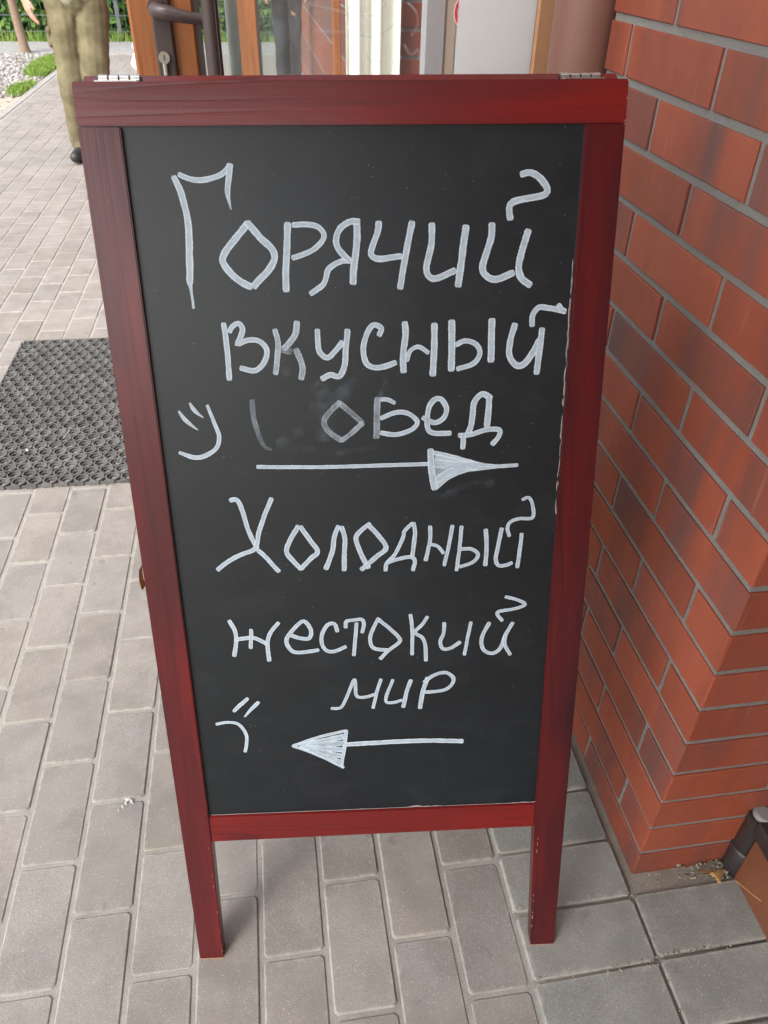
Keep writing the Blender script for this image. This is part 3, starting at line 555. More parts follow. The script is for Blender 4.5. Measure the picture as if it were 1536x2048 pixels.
STROKES = [
 ('Г',[(1,[(83.1,1150.2,6.7),(88.8,1135.4,7.7),(92.5,1112.5,7.5),(93.1,1092.5,7.9),(90.9,1065.4,8.0),(89.1,1044.6,7.7),(89.5,1035.8,3.5),(90.1,1014.5,2.8)]),(1,[(88.9,1152.7,5.7),(100.5,1148.1,5.7),(112.6,1147.2,5.7),(124.9,1149.5,5.7),(135.7,1154.2,5.7),(143.2,1161.3,5.7)]),(1,[(143.2,1161.3,7.7),(140.7,1147.8,6.7),(138.8,1133.3,5.1),(141.0,1117.8,1.0)])]),
 ('О',[(1,[(157.8,1103.2,7.7),(144.3,1088.6,7.8),(130.5,1073.4,7.8),(127.5,1063.2,7.8),(135.8,1051.0,7.9),(146.0,1042.1,7.9),(156.2,1036.7,8.0)]),(1,[(157.9,1103.5,7.7),(171.0,1088.3,7.8),(182.7,1076.2,7.8),(184.8,1065.9,7.9),(175.8,1052.2,7.9),(166.1,1043.6,7.9),(160.2,1037.0,8.0)])]),
 ('Р',[(1,[(201.3,1102.2,7.6),(199.9,1084.5,7.6),(196.6,1051.9,7.8),(195.9,1032.6,7.8)]),(1,[(207.5,1101.3,5.9),(221.7,1101.5,5.9),(234.1,1099.3,5.9),(240.6,1090.9,5.9),(237.0,1082.4,5.9),(225.8,1074.0,5.9),(205.6,1067.0,6.0)])]),
 ('Я',[(1,[(278.9,1103.9,6.9),(270.0,1104.0,6.9),(259.1,1097.4,6.9),(253.7,1085.6,7.0),(256.6,1075.4,7.0),(268.0,1063.2,7.1)]),(1,[(277.1,1102.2,8.0),(277.0,1083.7,8.0),(273.4,1059.6,8.1),(271.4,1039.5,8.2)]),(1,[(268.9,1062.8,6.3),(258.0,1062.4,6.3),(245.0,1054.8,6.4),(241.0,1044.3,6.4),(237.0,1037.3,6.4),(223.8,1028.3,6.4)])]),
 ('Ч',[(1,[(301.1,1102.3,7.0),(300.1,1093.6,7.0),(292.5,1073.2,7.0),(294.3,1067.2,7.1),(303.3,1064.8,7.1),(325.2,1067.3,7.1)]),(1,[(337.9,1101.9,7.3),(332.5,1076.2,7.4),(324.8,1033.5,7.5)])]),
 ('И',[(1,[(360.0,1100.0,7.3),(359.7,1079.3,7.4),(354.5,1055.1,7.5),(358.3,1044.5,7.5),(367.6,1043.5,7.5),(385.9,1050.9,7.5)]),(1,[(397.8,1097.2,8.1),(394.6,1068.5,8.2),(390.9,1035.2,8.3)])]),
 ('Й',[(1,[(426.7,1099.3,7.7),(426.1,1083.7,7.8),(418.0,1056.1,7.9),(423.1,1044.6,7.9),(434.4,1040.9,7.9),(452.6,1047.7,7.9)]),(1,[(467.3,1092.2,7.8),(462.3,1072.9,7.8),(458.8,1053.8,7.9),(463.2,1041.4,8.0),(472.9,1034.5,8.0)]),(1,[(457.1,1149.9,7.2),(466.8,1151.4,7.2),(477.9,1145.6,7.3),(486.1,1135.0,7.3),(482.5,1129.2,7.3),(463.0,1125.3,7.3),(448.8,1122.1,7.3),(445.2,1115.5,7.3),(446.9,1105.5,7.4)])]),
 ('в',[(1,[(122.4,995.9,6.5),(123.9,973.5,6.5),(123.8,932.6,6.6)]),(1,[(128.4,987.5,6.2),(132.2,993.2,6.1),(139.2,996.4,6.1),(143.6,989.8,6.2),(139.4,978.2,6.2),(135.9,972.8,6.2),(147.7,977.3,6.2),(161.1,976.2,6.2),(169.7,966.0,6.2),(166.3,952.5,6.3),(157.1,943.2,6.3),(148.5,942.5,6.3),(138.5,945.3,6.3)])]),
 ('к',[(0.75,[(180.4,988.0,6.5),(183.1,972.5,6.5),(180.7,952.2,6.6),(178.2,938.6,6.6)]),(0.75,[(206.0,996.5,7.1),(203.7,983.8,7.2),(198.2,975.6,7.2),(190.1,967.3,7.2)]),(0.4,[(187.5,966.5,8.2),(196.7,963.9,8.2)]),(0.65,[(203.6,965.4,7.2),(208.8,951.8,7.3),(210.0,941.5,7.3),(207.9,932.0,7.3)]),(0.13,[(192.4,962.2,11.5),(191.0,938.3,11.6)])]),
 ('у',[(1,[(229.1,987.3,6.5),(229.3,971.7,6.6),(231.4,961.6,6.6),(239.7,955.5,6.6),(248.5,963.0,6.6),(257.3,973.0,6.6)]),(1,[(263.7,986.6,6.9),(261.4,966.2,6.9),(259.1,945.7,7.0),(252.7,933.8,7.0),(242.4,935.7,7.0),(232.8,931.5,7.0)])]),
 ('с',[(1,[(300.5,980.8,6.7),(302.8,988.4,6.7),(293.8,992.1,6.6),(286.4,982.5,6.7),(281.6,966.4,6.7),(284.0,950.1,6.8),(293.1,943.5,6.8),(306.0,944.2,6.8),(318.9,948.5,6.8)])]),
 ('н',[(1,[(330.3,993.8,7.7),(330.8,978.2,7.8),(328.1,956.6,7.8),(328.4,938.3,7.9)]),(1,[(332.7,951.0,5.3),(336.3,961.9,5.3),(346.4,966.3,5.3),(357.4,959.7,5.3)]),(1,[(364.3,991.5,7.7),(364.6,968.7,7.8),(363.2,933.9,7.9)])]),
 ('ы',[(1,[(384.2,994.6,8.1),(385.0,971.9,8.2),(385.0,939.1,8.3)]),(1,[(390.2,968.2,6.0),(401.1,972.6,6.0),(414.1,967.9,6.1),(418.2,956.9,6.1),(411.1,946.0,6.1),(392.8,939.9,6.1)]),(1,[(431.0,995.7,8.1),(431.3,973.0,8.2),(431.8,949.3,8.3)])]),
 ('й',[(1,[(458.0,990.1,7.4),(453.5,970.8,7.5),(453.4,954.5,7.5),(461.4,943.3,7.6),(470.6,944.1,7.6),(481.0,957.7,7.6),(487.5,972.1,7.5)]),(1,[(490.0,984.3,7.5),(488.4,957.5,7.6),(486.8,933.6,7.6)]),(1,[(478.5,989.2,6.7),(478.4,1000.8,6.7),(485.1,1009.4,6.7),(496.0,1008.4,6.7),(515.4,1004.6,6.7)]),(1,[(507.6,1011.4,6.3),(511.6,1006.4,6.4)])]),
 ('smiling face',[(1,[(74.9,904.7,2.7),(79.2,895.8,5.0),(89.1,887.2,1.3)]),(1,[(61.0,895.3,2.7),(68.4,883.5,5.0),(81.0,872.2,1.4)]),(1,[(95.3,901.7,4.0),(100.6,883.7,4.7),(105.5,863.7,5.4),(101.0,849.1,5.1),(87.8,840.1,5.8),(73.4,837.7,5.8),(56.4,844.2,4.4)])]),
 ('wiped chalk trace',[(0.36,[(148.4,906.0,6.7),(148.8,886.3,6.4),(153.3,864.5,5.8),(159.4,849.7,4.5),(167.1,845.8,3.4)]),(0.12,[(177.2,851.1,15.5),(190.2,861.9,15.4),(203.0,868.9,15.4)]),(0.17,[(226.4,922.1,21.8),(234.3,902.5,22.0),(231.8,861.0,22.3)]),(0.22,[(308.0,928.4,7.4),(300.8,908.3,7.5)]),(0.15,[(269.8,924.8,18.5),(251.9,909.3,18.6),(239.4,898.9,18.6)]),(0.13,[(192.9,845.2,8.6),(216.0,845.7,8.6)]),(0.12,[(248.0,840.3,8.7),(292.9,846.8,8.7)]),(0.1,[(194.1,899.7,25.3),(218.1,892.1,25.4)]),(0.11,[(371.1,782.2,17.2),(437.6,797.2,17.2)])]),
 ('о',[(0.5,[(251.7,902.2,6.8),(239.1,889.9,6.8),(232.5,879.2,6.8),(238.2,866.4,6.9),(252.1,856.0,6.9)]),(0.42,[(251.7,901.8,6.8),(263.7,891.2,6.8),(278.3,877.4,6.9)]),(0.6,[(278.3,876.1,6.9),(262.9,862.2,5.9),(252.9,855.6,6.2)])]),
 ('б',[(0.55,[(297.2,905.7,7.6),(296.3,886.1,7.7),(295.6,858.9,7.7)]),(0.9,[(301.8,905.1,5.1),(309.3,904.5,5.1),(317.7,900.6,5.1)]),(1,[(301.6,882.1,5.9),(318.6,888.5,5.8),(333.6,887.3,5.9),(345.0,877.4,5.9),(339.4,867.8,5.9),(320.3,861.3,5.9),(301.4,863.7,5.9)])]),
 ('е',[(1,[(352.6,881.5,6.6),(365.9,875.0,6.6),(377.2,880.6,6.6),(380.4,892.1,6.6),(374.9,902.7,6.6),(367.4,904.4,6.6),(360.0,896.3,6.6),(357.3,881.0,6.6),(358.4,867.4,6.6),(366.1,862.3,6.7),(385.2,861.9,6.7)])]),
 ('д',[(1,[(432.8,904.5,7.3),(422.7,909.4,7.3),(413.6,899.1,7.3),(412.2,883.8,7.4),(410.7,870.2,7.4),(407.2,861.4,7.4)]),(1,[(431.3,904.5,7.7),(431.1,885.3,7.7),(430.2,869.8,7.8)]),(1,[(396.7,858.7,6.3),(410.1,859.4,6.3),(429.1,864.9,6.3),(445.4,864.6,6.3),(444.8,855.7,6.4),(437.9,846.9,6.4)]),(1,[(401.5,858.6,6.7),(401.4,842.7,6.7)])]),
 ('arrow pointing right',[(1,[(149.0,824.1,5.0),(204.7,822.3,5.0),(262.3,822.1,5.0),(360.8,823.1,5.1)]),(1,[(361.6,840.6,8.2),(363.2,815.4,8.7),(367.4,791.0,9.5)]),(1,[(366.4,837.1,5.6),(385.8,831.5,7.5),(407.3,824.5,7.5),(426.9,820.0,5.7),(448.4,818.1,4.9),(469.9,819.0,4.9)]),(1,[(369.0,791.6,6.5),(382.5,804.7,8.3),(401.8,813.5,7.6),(427.1,815.9,4.9),(456.3,817.7,2.3)]),(0.95,[(370.4,830.4,12.0),(385.9,826.0,12.0),(409.4,820.8,12.1)]),(0.9,[(369.7,823.3,12.0),(386.0,820.9,12.1),(417.2,819.4,12.1)]),(0.62,[(371.0,813.2,11.3),(382.3,814.9,11.3),(401.7,818.6,11.3)]),(0.85,[(370.8,801.9,9.9),(380.5,808.8,9.8),(390.1,813.7,9.8)])]),
 ('Х',[(1,[(112.7,781.2,5.9),(119.7,781.9,5.9),(124.6,773.1,6.0),(129.4,750.1,6.0),(134.5,730.4,6.1),(140.8,715.7,6.1)]),(1,[(163.3,782.0,6.0),(152.8,758.4,6.0),(144.8,737.3,6.0),(141.2,721.1,6.1),(136.5,713.1,6.1),(121.1,707.1,6.1),(103.8,698.4,6.1),(88.6,686.3,6.1)]),(1,[(142.2,712.0,5.8),(153.8,698.9,5.8),(166.2,681.8,5.9)])]),
 ('о',[(1,[(194.5,743.6,6.4),(183.7,725.4,6.4),(177.8,709.2,6.5),(185.4,696.1,6.5),(194.9,684.7,6.5)]),(1,[(197.8,742.7,6.4),(208.5,724.7,6.4),(217.7,708.1,6.5),(209.0,699.1,6.5),(195.7,684.7,6.5)])]),
 ('л',[(1,[(245.6,742.3,6.4),(240.2,729.3,6.4),(237.0,709.4,6.5),(227.7,683.8,6.5)]),(1,[(249.7,741.3,6.4),(253.3,725.3,6.4),(251.9,705.3,6.5),(251.2,681.2,6.6)])]),
 ('о',[(1,[(285.3,744.8,6.4),(273.5,735.6,6.4),(267.5,725.0,6.5),(272.9,704.7,6.5),(282.6,684.0,6.6)]),(1,[(283.6,743.1,6.4),(296.7,727.8,6.5),(305.7,711.2,6.5),(292.9,698.6,6.5),(274.0,681.5,6.6)])]),
 ('д',[(1,[(339.5,744.3,5.2),(329.6,734.1,5.2),(327.9,725.1,5.2),(316.9,701.6,5.2),(306.7,689.0,5.3),(304.9,679.3,5.3)]),(1,[(341.2,744.3,5.5),(342.9,728.4,5.5),(339.7,699.2,5.6)]),(1,[(306.7,690.4,5.2),(322.0,695.0,5.2),(337.2,697.4,5.2),(343.1,691.6,5.3),(340.6,678.6,5.3)])]),
 ('н',[(1,[(362.4,739.0,5.2),(362.6,720.6,5.2),(359.9,706.0,5.2),(357.2,692.2,5.3)]),(1,[(364.0,714.1,4.6),(372.5,711.2,4.6),(380.2,701.7,4.6)]),(1,[(390.7,739.2,4.9),(387.5,716.2,4.9),(381.4,684.0,5.0)])]),
 ('ы',[(1,[(402.6,738.0,4.9),(401.1,712.2,4.9),(397.8,676.4,5.0)]),(1,[(402.9,706.6,4.9),(416.5,706.3,4.9),(425.2,698.6,4.9),(418.8,687.6,5.0),(401.9,681.6,5.0)]),(1,[(433.8,732.6,5.5),(435.8,711.3,5.6),(435.2,682.9,5.6)])]),
 ('й',[(1,[(454.2,733.9,5.2),(451.0,710.8,5.3),(448.4,692.4,5.3),(452.3,682.0,5.3),(461.7,681.7,5.3),(469.8,685.2,5.3)]),(1,[(480.7,725.9,5.2),(479.4,702.7,5.3),(477.3,678.8,5.3)]),(1,[(479.2,773.0,4.5),(487.0,775.5,4.5),(492.7,763.9,4.5),(493.3,748.2,4.6),(477.0,747.4,4.6),(465.5,743.2,4.6),(461.7,734.3,4.6),(464.8,723.6,4.6)])]),
 ('ж',[(1,[(97.0,610.6,5.6),(103.0,595.2,5.7),(103.6,581.2,5.7),(99.0,557.1,5.8)]),(1,[(104.5,582.2,5.7),(116.8,583.8,5.7),(128.9,583.4,5.7),(143.9,573.8,5.7)]),(1,[(124.6,596.1,5.4),(122.3,568.5,5.4)]),(1,[(161.6,605.8,5.7),(150.3,591.7,5.7),(144.8,573.8,5.7),(145.8,548.3,5.8)])]),
 ('е',[(1,[(177.8,585.8,5.7),(189.7,581.4,5.7),(201.1,581.0,5.8),(204.2,591.9,5.7),(199.5,603.9,5.7),(192.7,606.7,5.7),(180.0,594.7,5.7),(170.4,579.0,5.7),(174.9,564.7,5.8),(185.1,559.2,5.8),(212.5,562.4,5.8)])]),
 ('с',[(1,[(239.0,590.7,5.4),(235.9,601.8,5.4),(227.2,601.1,5.4),(218.8,587.4,5.4),(218.2,571.3,5.4),(223.9,561.0,5.5),(234.4,559.6,5.5),(249.6,566.2,5.5)])]),
 ('т',[(1,[(250.5,596.3,5.1),(251.6,605.2,5.1),(262.1,606.9,5.1),(272.5,607.5,5.1),(275.0,599.5,5.1),(272.4,587.6,5.1)]),(1,[(265.4,601.8,5.1),(260.4,553.0,5.2)])]),
 ('о',[(1,[(294.7,608.4,5.4),(286.6,591.2,5.4),(282.8,575.2,5.5),(287.9,562.9,5.5),(308.2,559.1,5.5)]),(1,[(294.7,606.4,5.4),(309.4,592.4,5.4),(323.3,575.9,5.5),(319.8,567.9,5.5),(307.3,558.1,5.5),(296.5,545.6,5.5)])]),
 ('к',[(1,[(337.4,612.0,5.1),(340.0,589.4,5.1),(339.8,550.9,5.2)]),(1,[(360.1,608.3,5.1),(353.2,597.0,5.1),(343.6,585.3,5.1),(353.3,576.9,5.1),(357.8,564.6,5.2),(359.0,540.9,5.2)])]),
 ('и',[(1,[(383.0,598.4,5.1),(382.4,582.0,5.1),(378.2,570.0,5.2),(381.9,558.7,5.2),(392.6,559.3,5.2),(404.8,568.1,5.2)]),(1,[(419.0,598.2,4.8),(415.3,574.8,4.8),(411.6,548.4,4.9)])]),
 ('й',[(1,[(443.7,596.4,5.5),(436.4,580.2,5.5),(434.3,566.1,5.5),(439.2,553.6,5.6),(450.1,549.1,5.6),(460.5,557.0,5.6),(466.7,577.2,5.5),(475.6,595.6,5.5)]),(1,[(466.7,577.2,5.2),(466.5,562.9,5.2),(474.5,546.6,5.2)]),(1,[(464.3,635.4,4.7),(478.1,631.5,4.8),(490.8,623.2,4.8),(475.3,616.9,4.8),(454.1,612.6,4.8),(461.2,599.9,4.8)])]),
 ('м',[(1,[(227.2,467.6,4.8),(241.0,469.4,4.8),(251.1,491.6,4.7),(260.6,513.6,4.7),(262.4,488.0,4.7),(272.7,484.4,4.8),(287.7,488.7,4.7)]),(1,[(296.7,512.3,4.7),(290.5,490.2,4.7),(285.5,466.0,4.8)])]),
 ('и',[(1,[(313.2,511.0,4.7),(303.1,478.4,4.8),(313.5,473.8,4.8),(325.8,477.5,4.8)]),(1,[(338.1,509.5,5.8),(332.7,491.8,5.8),(327.7,466.1,5.9)])]),
 ('р',[(1,[(361.1,512.5,6.3),(354.5,487.8,6.4),(351.4,463.5,6.4)]),(1,[(357.1,506.3,5.3),(370.5,516.9,5.3),(386.7,520.4,5.3),(397.8,508.6,5.3),(387.2,493.0,5.3),(357.2,489.3,5.3)])]),
 ('frowning face',[(1,[(111.8,488.2,4.7),(101.7,478.6,6.3),(91.4,467.9,4.7)]),(1,[(126.2,481.5,5.2),(116.0,470.9,5.2),(105.5,458.2,2.1)]),(1,[(65.7,447.3,4.7),(83.1,449.9,4.7),(96.4,445.4,4.8),(105.4,428.5,4.8),(104.7,411.7,4.8),(101.6,398.9,4.8)])]),
 ('arrow pointing left',[(1,[(246.0,405.2,7.6),(301.9,407.0,7.6),(357.9,407.5,7.6),(412.0,404.3,7.7)]),(1,[(170.0,405.6,4.8),(207.5,419.3,4.8),(246.6,428.8,4.8)]),(1,[(246.6,428.8,5.4),(243.0,399.2,5.4),(237.9,369.1,5.5)]),(1,[(170.0,405.6,4.3),(203.5,388.9,4.3),(240.6,364.8,4.4)]),(0.9,[(181.9,405.8,9.7),(212.8,412.3,9.7),(241.4,419.0,9.7)]),(0.8,[(190.2,404.8,9.2),(240.5,407.8,9.2)]),(0.85,[(187.3,402.2,9.2),(238.7,396.7,9.2)]),(0.75,[(195.5,397.8,8.6),(237.0,385.7,8.7)]),(0.8,[(203.6,391.9,6.5),(237.2,375.3,6.6)])])]

rc = random.Random(5); lvl = 0
def split_marks(data):
    for nm, strokes in data:
        if 'wiped' in nm:
            for s_ in strokes: yield nm, [s_]
        else: yield nm, strokes
for nm, strokes in split_marks(STROKES):
    V, Fc, UV, OP = [], [], [], []
    for op, pts in strokes:
        lvl += 1; ribbon(V, Fc, UV, OP, pts, op, -0.0060+0.00022+0.00006*(lvl % 9), rc)
    long = len(nm) > 1
    o = mesh_obj(('chalk_face' if 'face' in nm else 'chalk_arrow' if 'arrow' in nm else 'chalk_trace') if long else 'chalk_letter', V, Fc, CHALK, cp)
    o['label'] = ('white handwritten '+nm if 'wiped' not in nm else 'faint traces of wiped off writing') if long else 'white handwritten letter '+nm
    at = o.data.attributes.new('ink', 'FLOAT', 'POINT'); at.data.foreach_set('value', OP)
    at = o.data.attributes.new('strokeuv', 'FLOAT_VECTOR', 'POINT'); at.data.foreach_set('vector', [c for t in UV for c in t])
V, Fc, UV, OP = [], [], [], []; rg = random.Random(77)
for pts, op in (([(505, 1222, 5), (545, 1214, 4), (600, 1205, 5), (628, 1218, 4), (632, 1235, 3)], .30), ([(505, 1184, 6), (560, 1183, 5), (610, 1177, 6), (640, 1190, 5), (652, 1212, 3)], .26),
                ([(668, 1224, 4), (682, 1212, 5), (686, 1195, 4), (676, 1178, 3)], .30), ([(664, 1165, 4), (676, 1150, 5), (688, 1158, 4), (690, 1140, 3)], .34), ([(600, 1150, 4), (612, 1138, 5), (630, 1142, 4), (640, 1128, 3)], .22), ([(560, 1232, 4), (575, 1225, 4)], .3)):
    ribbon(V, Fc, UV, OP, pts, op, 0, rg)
gm = mesh_obj('painted_reflections', [(x, 0.6345, y) for x, y, z in V], Fc, CHALK, dr); gm['kind'] = 'stuff'  # car reflections painted on the pane as pale streaks, in the chalk material
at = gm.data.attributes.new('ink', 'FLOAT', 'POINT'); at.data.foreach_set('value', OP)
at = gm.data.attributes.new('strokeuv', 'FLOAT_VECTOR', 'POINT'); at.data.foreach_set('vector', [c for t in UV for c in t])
# torn filler along the right edge and the bottom of the panel
V, Fc = [], []; rf = random.Random(9)
def flake(u, v, w_, h_, n=-0.0057):
    b = len(V); k = 7
    for i in range(k):
        a = 2*math.pi*i/k; r = rf.uniform(0.55, 1.1); V.append((u+w_*r*math.cos(a)+SH*v, v+h_*r*math.sin(a), n+rf.uniform(0, .0006)))
    V.append((u+SH*v, v, n+0.0013))
    for i in range(k): Fc.append((b+i, b+(i+1) % k, b+k))
for v in (1.045, 1.02, 1.005, 0.985, 0.962, 0.938, 0.925, 0.905, 0.872, 0.862, 0.846, 0.815, 0.79, 0.763):
    [flake(0.5296+rf.uniform(-.0018, 0), v+rf.uniform(-.010, .010), rf.uniform(.0004, .0012), rf.uniform(.003, .013)) for _ in range(3)]
def edge_strip(p, q_, wmax, n, fn):
    """a thin ragged line of filler from p to q_, its width given by fn"""
    d = Vector((q_[0]-p[0], q_[1]-p[1])); nx, ny = -d.y/d.length, d.x/d.length; b = len(V)
    for i in range(n+1):
        t = i/n; w_ = wmax*fn(t); x, y = p[0]+d.x*t, p[1]+d.y*t
        V.append((x+SH*y, y, -0.0056)); V.append((x+nx*w_+SH*y, y+ny*w_, -0.0057)); V.append((x+nx*w_*.4+SH*y, y+ny*w_*.4, -0.0057+0.0007))
    for i in range(n):
        a = b+3*i; Fc.append((a, a+3, a+5, a+2)); Fc.append((a+2, a+5, a+4, a+1))
nz = lambda t, f, o: 0.5+noise.noise((t*f, o, 0.3))
edge_strip((0.5300, 0.288), (0.5318, 1.05), 0.0016, 260, lambda t: max(0.12, nz(t, 60, 1)*nz(t, 9, 2)*1.6))
edge_strip((0.0425, 0.2860), (0.5276, 0.2884), 0.0022, 220, lambda t: max(0.28, nz(t, 40, 4)*nz(t, 7, 5)*1.5*(0.6+0.6*t)))
mesh_obj('filler_flakes', V, Fc, FLAKE, cp)['kind'] = 'stuff'
# chipped varnish on edges
V, Fc = [], []
for v in (1.2385, 1.222, 1.201): flake(0.5722, v, .0008, .0014, 0.0012)
for u in (0.006, 0.012, 0.020, 0.028, 0.034): flake(u, 0.0012, .0045, .0009, 0.0004)
for u in (0.537, 0.545, 0.553, 0.562, 0.568): flake(u, 0.0010, .0045, .0009, 0.0004)
for k in range(26): flake(rf.choice((0.0368+rf.uniform(0, .0008), 0.5338)), rf.uniform(0.0, 0.23), .0006, .0022, 0.0002)
mesh_obj('chipped_edges', V, Fc, RAW, sg)['kind'] = 'stuff'
# rear frame, mirrored about the hinge line: same wood, leaning away
TH = 2*math.atan2(EY.y, EY.z) + 0.04
def rear_poly(name, poly, mat):
    bm = bmesh.new(); rot = Matrix.Rotation(TH, 4, 'X')    # about the hinge line at v = 1.2405, n = -T-0.003
    for n in (0, 1):
        for x, y in poly:
            p = rot @ Vector((0, y-1.2405, -T*n)); bm.verts.new((x+SH*1.24, p.y+1.2405, p.z-T-0.003))
    bm.verts.ensure_lookup_table(); k = len(poly); a, b = bm.verts[:k], bm.verts[k:]
    bm.faces.new(a[::-1]); bm.faces.new(b)
    for i in range(k): bm.faces.new((a[i], a[(i+1) % k], b[(i+1) % k], b[i]))
    bmesh.ops.recalc_face_normals(bm, faces=bm.faces[:]); bmesh.ops.bevel(bm, geom=bm.edges[:], offset=0.0012, segments=1, affect='EDGES')
    return bm_obj(name, bm, mat, sg)
rear_poly('rear_stile', [(0.001, 0.02), (0.042, 0.02), (0.042, 1.198), (0.001, 1.198)], W_V); rear_poly('rear_stile', [(0.531, 0.02), (0.572, 0.02), (0.572, 1.198), (0.531, 1.198)], W_V)
rear_poly('rear_rail', [(0.001, 1.1985), (0.572, 1.1985), (0.572, 1.2395), (0.001, 1.2395)], W_R); rear_poly('rear_rail', [(0.042, 0.24), (0.531, 0.24), (0.531, 0.285), (0.042, 0.285)], W_H)  # top rail in the brighter red: its lit upward face put into the colour
rear_poly('rear_panel', [(0.042, 0.285), (0.531, 0.285), (0.531, 1.198), (0.042, 1.198)], BOARD)
for u0 in (0.0215, 0.5050):
    u0 += SH*1.24
    hg = empty('hinge'); hg.parent = sg; hg.location = (0, 0, 0)
    for k in range(4):
        a = u0+k*0.0110; tube('knuckle', [(a+0.0010, 1.2448, -0.0225), (a+0.0100, 1.2448, -0.0225)], 0.0046, STEEL, hg, 16)
    tube('hinge_pin', [(u0-0.001, 1.2448, -0.0225), (u0+0.0448, 1.2448, -0.0225)], 0.0026, BLACKM, hg, 10)
    box('leaf_plate', u0, u0+0.044, 1.2402, 1.2418, -0.0205, -0.0040, STEEL, hg, 0.0004)
for side, (u, v) in ((-1, (-0.0060, 0.6735)), (1, (0.5765, 0.683))):
    bm = bmesh.new()
    for i in range(9):
        a = -1.15+2.3*i/8
        for n in (-0.026, -0.008):
            bm.verts.new((u+side*(0.0040*math.cos(a)-0.001)+SH*v, v+0.017*math.sin(a), n))
    bm.verts.ensure_lookup_table()
    for i in range(8): bm.faces.new((bm.verts[2*i], bm.verts[2*i+2], bm.verts[2*i+3], bm.verts[2*i+1]))
    bmesh.ops.solidify(bm, geom=bm.faces[:], thickness=0.0025); bm_obj('stay_strap', bm, STRAP, sg, True)

# ------------------------------------------------------------------ rubber ring mat
def ring_mat():
    V, Fc = [], []; n = 12; pit = 0.0445; ro = pit*math.sqrt(3)/2
    x0, x1, y0, y1 = -0.562, 0.45, 1.105, 2.145
    def band(cx, cy, ra, rb_, za, zb, a0=0, a1=2*math.pi, closed=True):
        b = len(V); k = n if closed else n+1
        for i in range(k):
            a = a0+(a1-a0)*i/n; c, s = math.cos(a), math.sin(a)
            V.extend([(cx+rb_*c, cy+rb_*s, za), (cx+rb_*c, cy+rb_*s, zb), (cx+ra*c, cy+ra*s, zb), (cx+ra*c, cy+ra*s, za)])
        for i in range(n if closed else n):
            p, q_ = b+4*i, b+4*((i+1) % k)
            for e in range(3): Fc.append((p+e, q_+e, q_+e+1, p+e+1))
    r = 0; y = y0+pit/2
    while y < y1-pit/2+0.003:
        x = x0+pit/2+(pit/2 if r % 2 else 0)
        while x < x1-pit/2+0.003:
            yy = y - 0.018*(x+0.41)
            band(x, yy, 0.0172, 0.0214, 0.0, 0.0128)                   # tall outer ring
            band(x, yy, 0.0112, 0.0172, 0.001, 0.0058)                 # lower inner ledge
            for a in (math.pi/6, math.pi/2, 5*math.pi/6, 7*math.pi/6, 3*math.pi/2, 11*math.pi/6):
                pass
            for a in (0, math.pi/3, 2*math.pi/3):                       # webs to the neighbours
                c, s = math.cos(a), math.sin(a); b = len(V)
                xa, xb = x+0.0198*c, x+(pit-0.0198)*c; ya, yb = yy+0.0198*s, yy+(pit-0.0198)*s
                if not (x0 < xb+0.01 and xb < x1 and yb < y1): continue
                px, py = -s*0.0055, c*0.0055
                for z in (0.0, 0.0105): V.extend([(xa+px, ya+py, z), (xb+px, yb+py, z), (xb-px, yb-py, z), (xa-px, ya-py, z)])
                Fc.extend([(b+4, b+5, b+6, b+7), (b, b+1, b+5, b+4), (b+2, b+3, b+7, b+6)])
            x += pit
        yl = y; y += ro; r += 1
    def bar(xa, xb, ya, yb, z0, z1, sk=True):
        b = len(V)
        for z in (z0, z1):
            for x, y_ in ((xa, ya), (xb, ya), (xb, yb), (xa, yb)): V.append((x, y_-0.018*(x+0.41), z))
        Fc.extend([(b+4, b+5, b+6, b+7), (b, b+1, b+5, b+4), (b+1, b+2, b+6, b+5), (b+2, b+3, b+7, b+6), (b+3, b, b+4, b+7)])
    x = x0
    while x < x1-0.01:
        bar(x+0.002, x+0.030, y0-0.0025, y0+0.003, 0.0, 0.0128); bar(x+0.030, x+0.0465, y0+0.001, y0+0.004, 0.0, 0.0085); bar(x+0.004, x+0.040, yl+0.0165, yl+0.0205, 0.0, 0.0128); x += pit
    y = y0
    while y < yl-0.005:
        bar(x0-0.002, x0+0.003, y+0.002, y+0.030, 0.0, 0.0128); bar(x0+0.003, x0+0.022, y+0.0385*0.9, y+0.0385*0.9+0.004, 0.0, 0.0105); y += ro
    y = y0
    while y < yl-0.005: bar(x1-0.004, x1+0.001, y+0.002, y+0.030, 0.0, 0.0128); y += ro
    o = mesh_obj('door_mat', V, Fc, RUBBER); tag(o, 'dark rubber door mat of linked rings lying on the pale paving', 'mat'); return o
ring_mat()

# ------------------------------------------------------------------ framed step at the lower right corner
st = empty('framed_step'); tag(st, 'low brown sided step with black metal frame beside the near brick pillar', 'step')
XS = 1.1327
box('side_panel', XS, XS+0.010, -1.25, -0.272, 0.0, 0.139, PLY, st, 0.001)
box('top_bar', XS-0.004, XS+0.036, -1.25, -0.262, 0.1395, 0.176, BLACKM, st, 0.004, 2)
box('step_top', XS+0.0365, 1.62, -1.25, -0.262, 0.150, 0.174, CONC, st, 0.003)
lg = tube('corner_post', [(XS+0.016, -0.2505, 0.0), (XS+0.016, -0.2505, 0.004), (XS+0.016, -0.2505, 0.17)], [0.020, 0.0225, 0.0225], BLACKM, st, 24)
tube('rubber_foot', [(XS+0.016, -0.2505, 0.010), (XS+0.016, -0.2505, 0.016), (XS+0.016, -0.2505, 0.075), (XS+0.016, -0.2505, 0.078)], [0.0225, 0.0255, 0.0255, 0.0225], BLACKM, lg, 24)
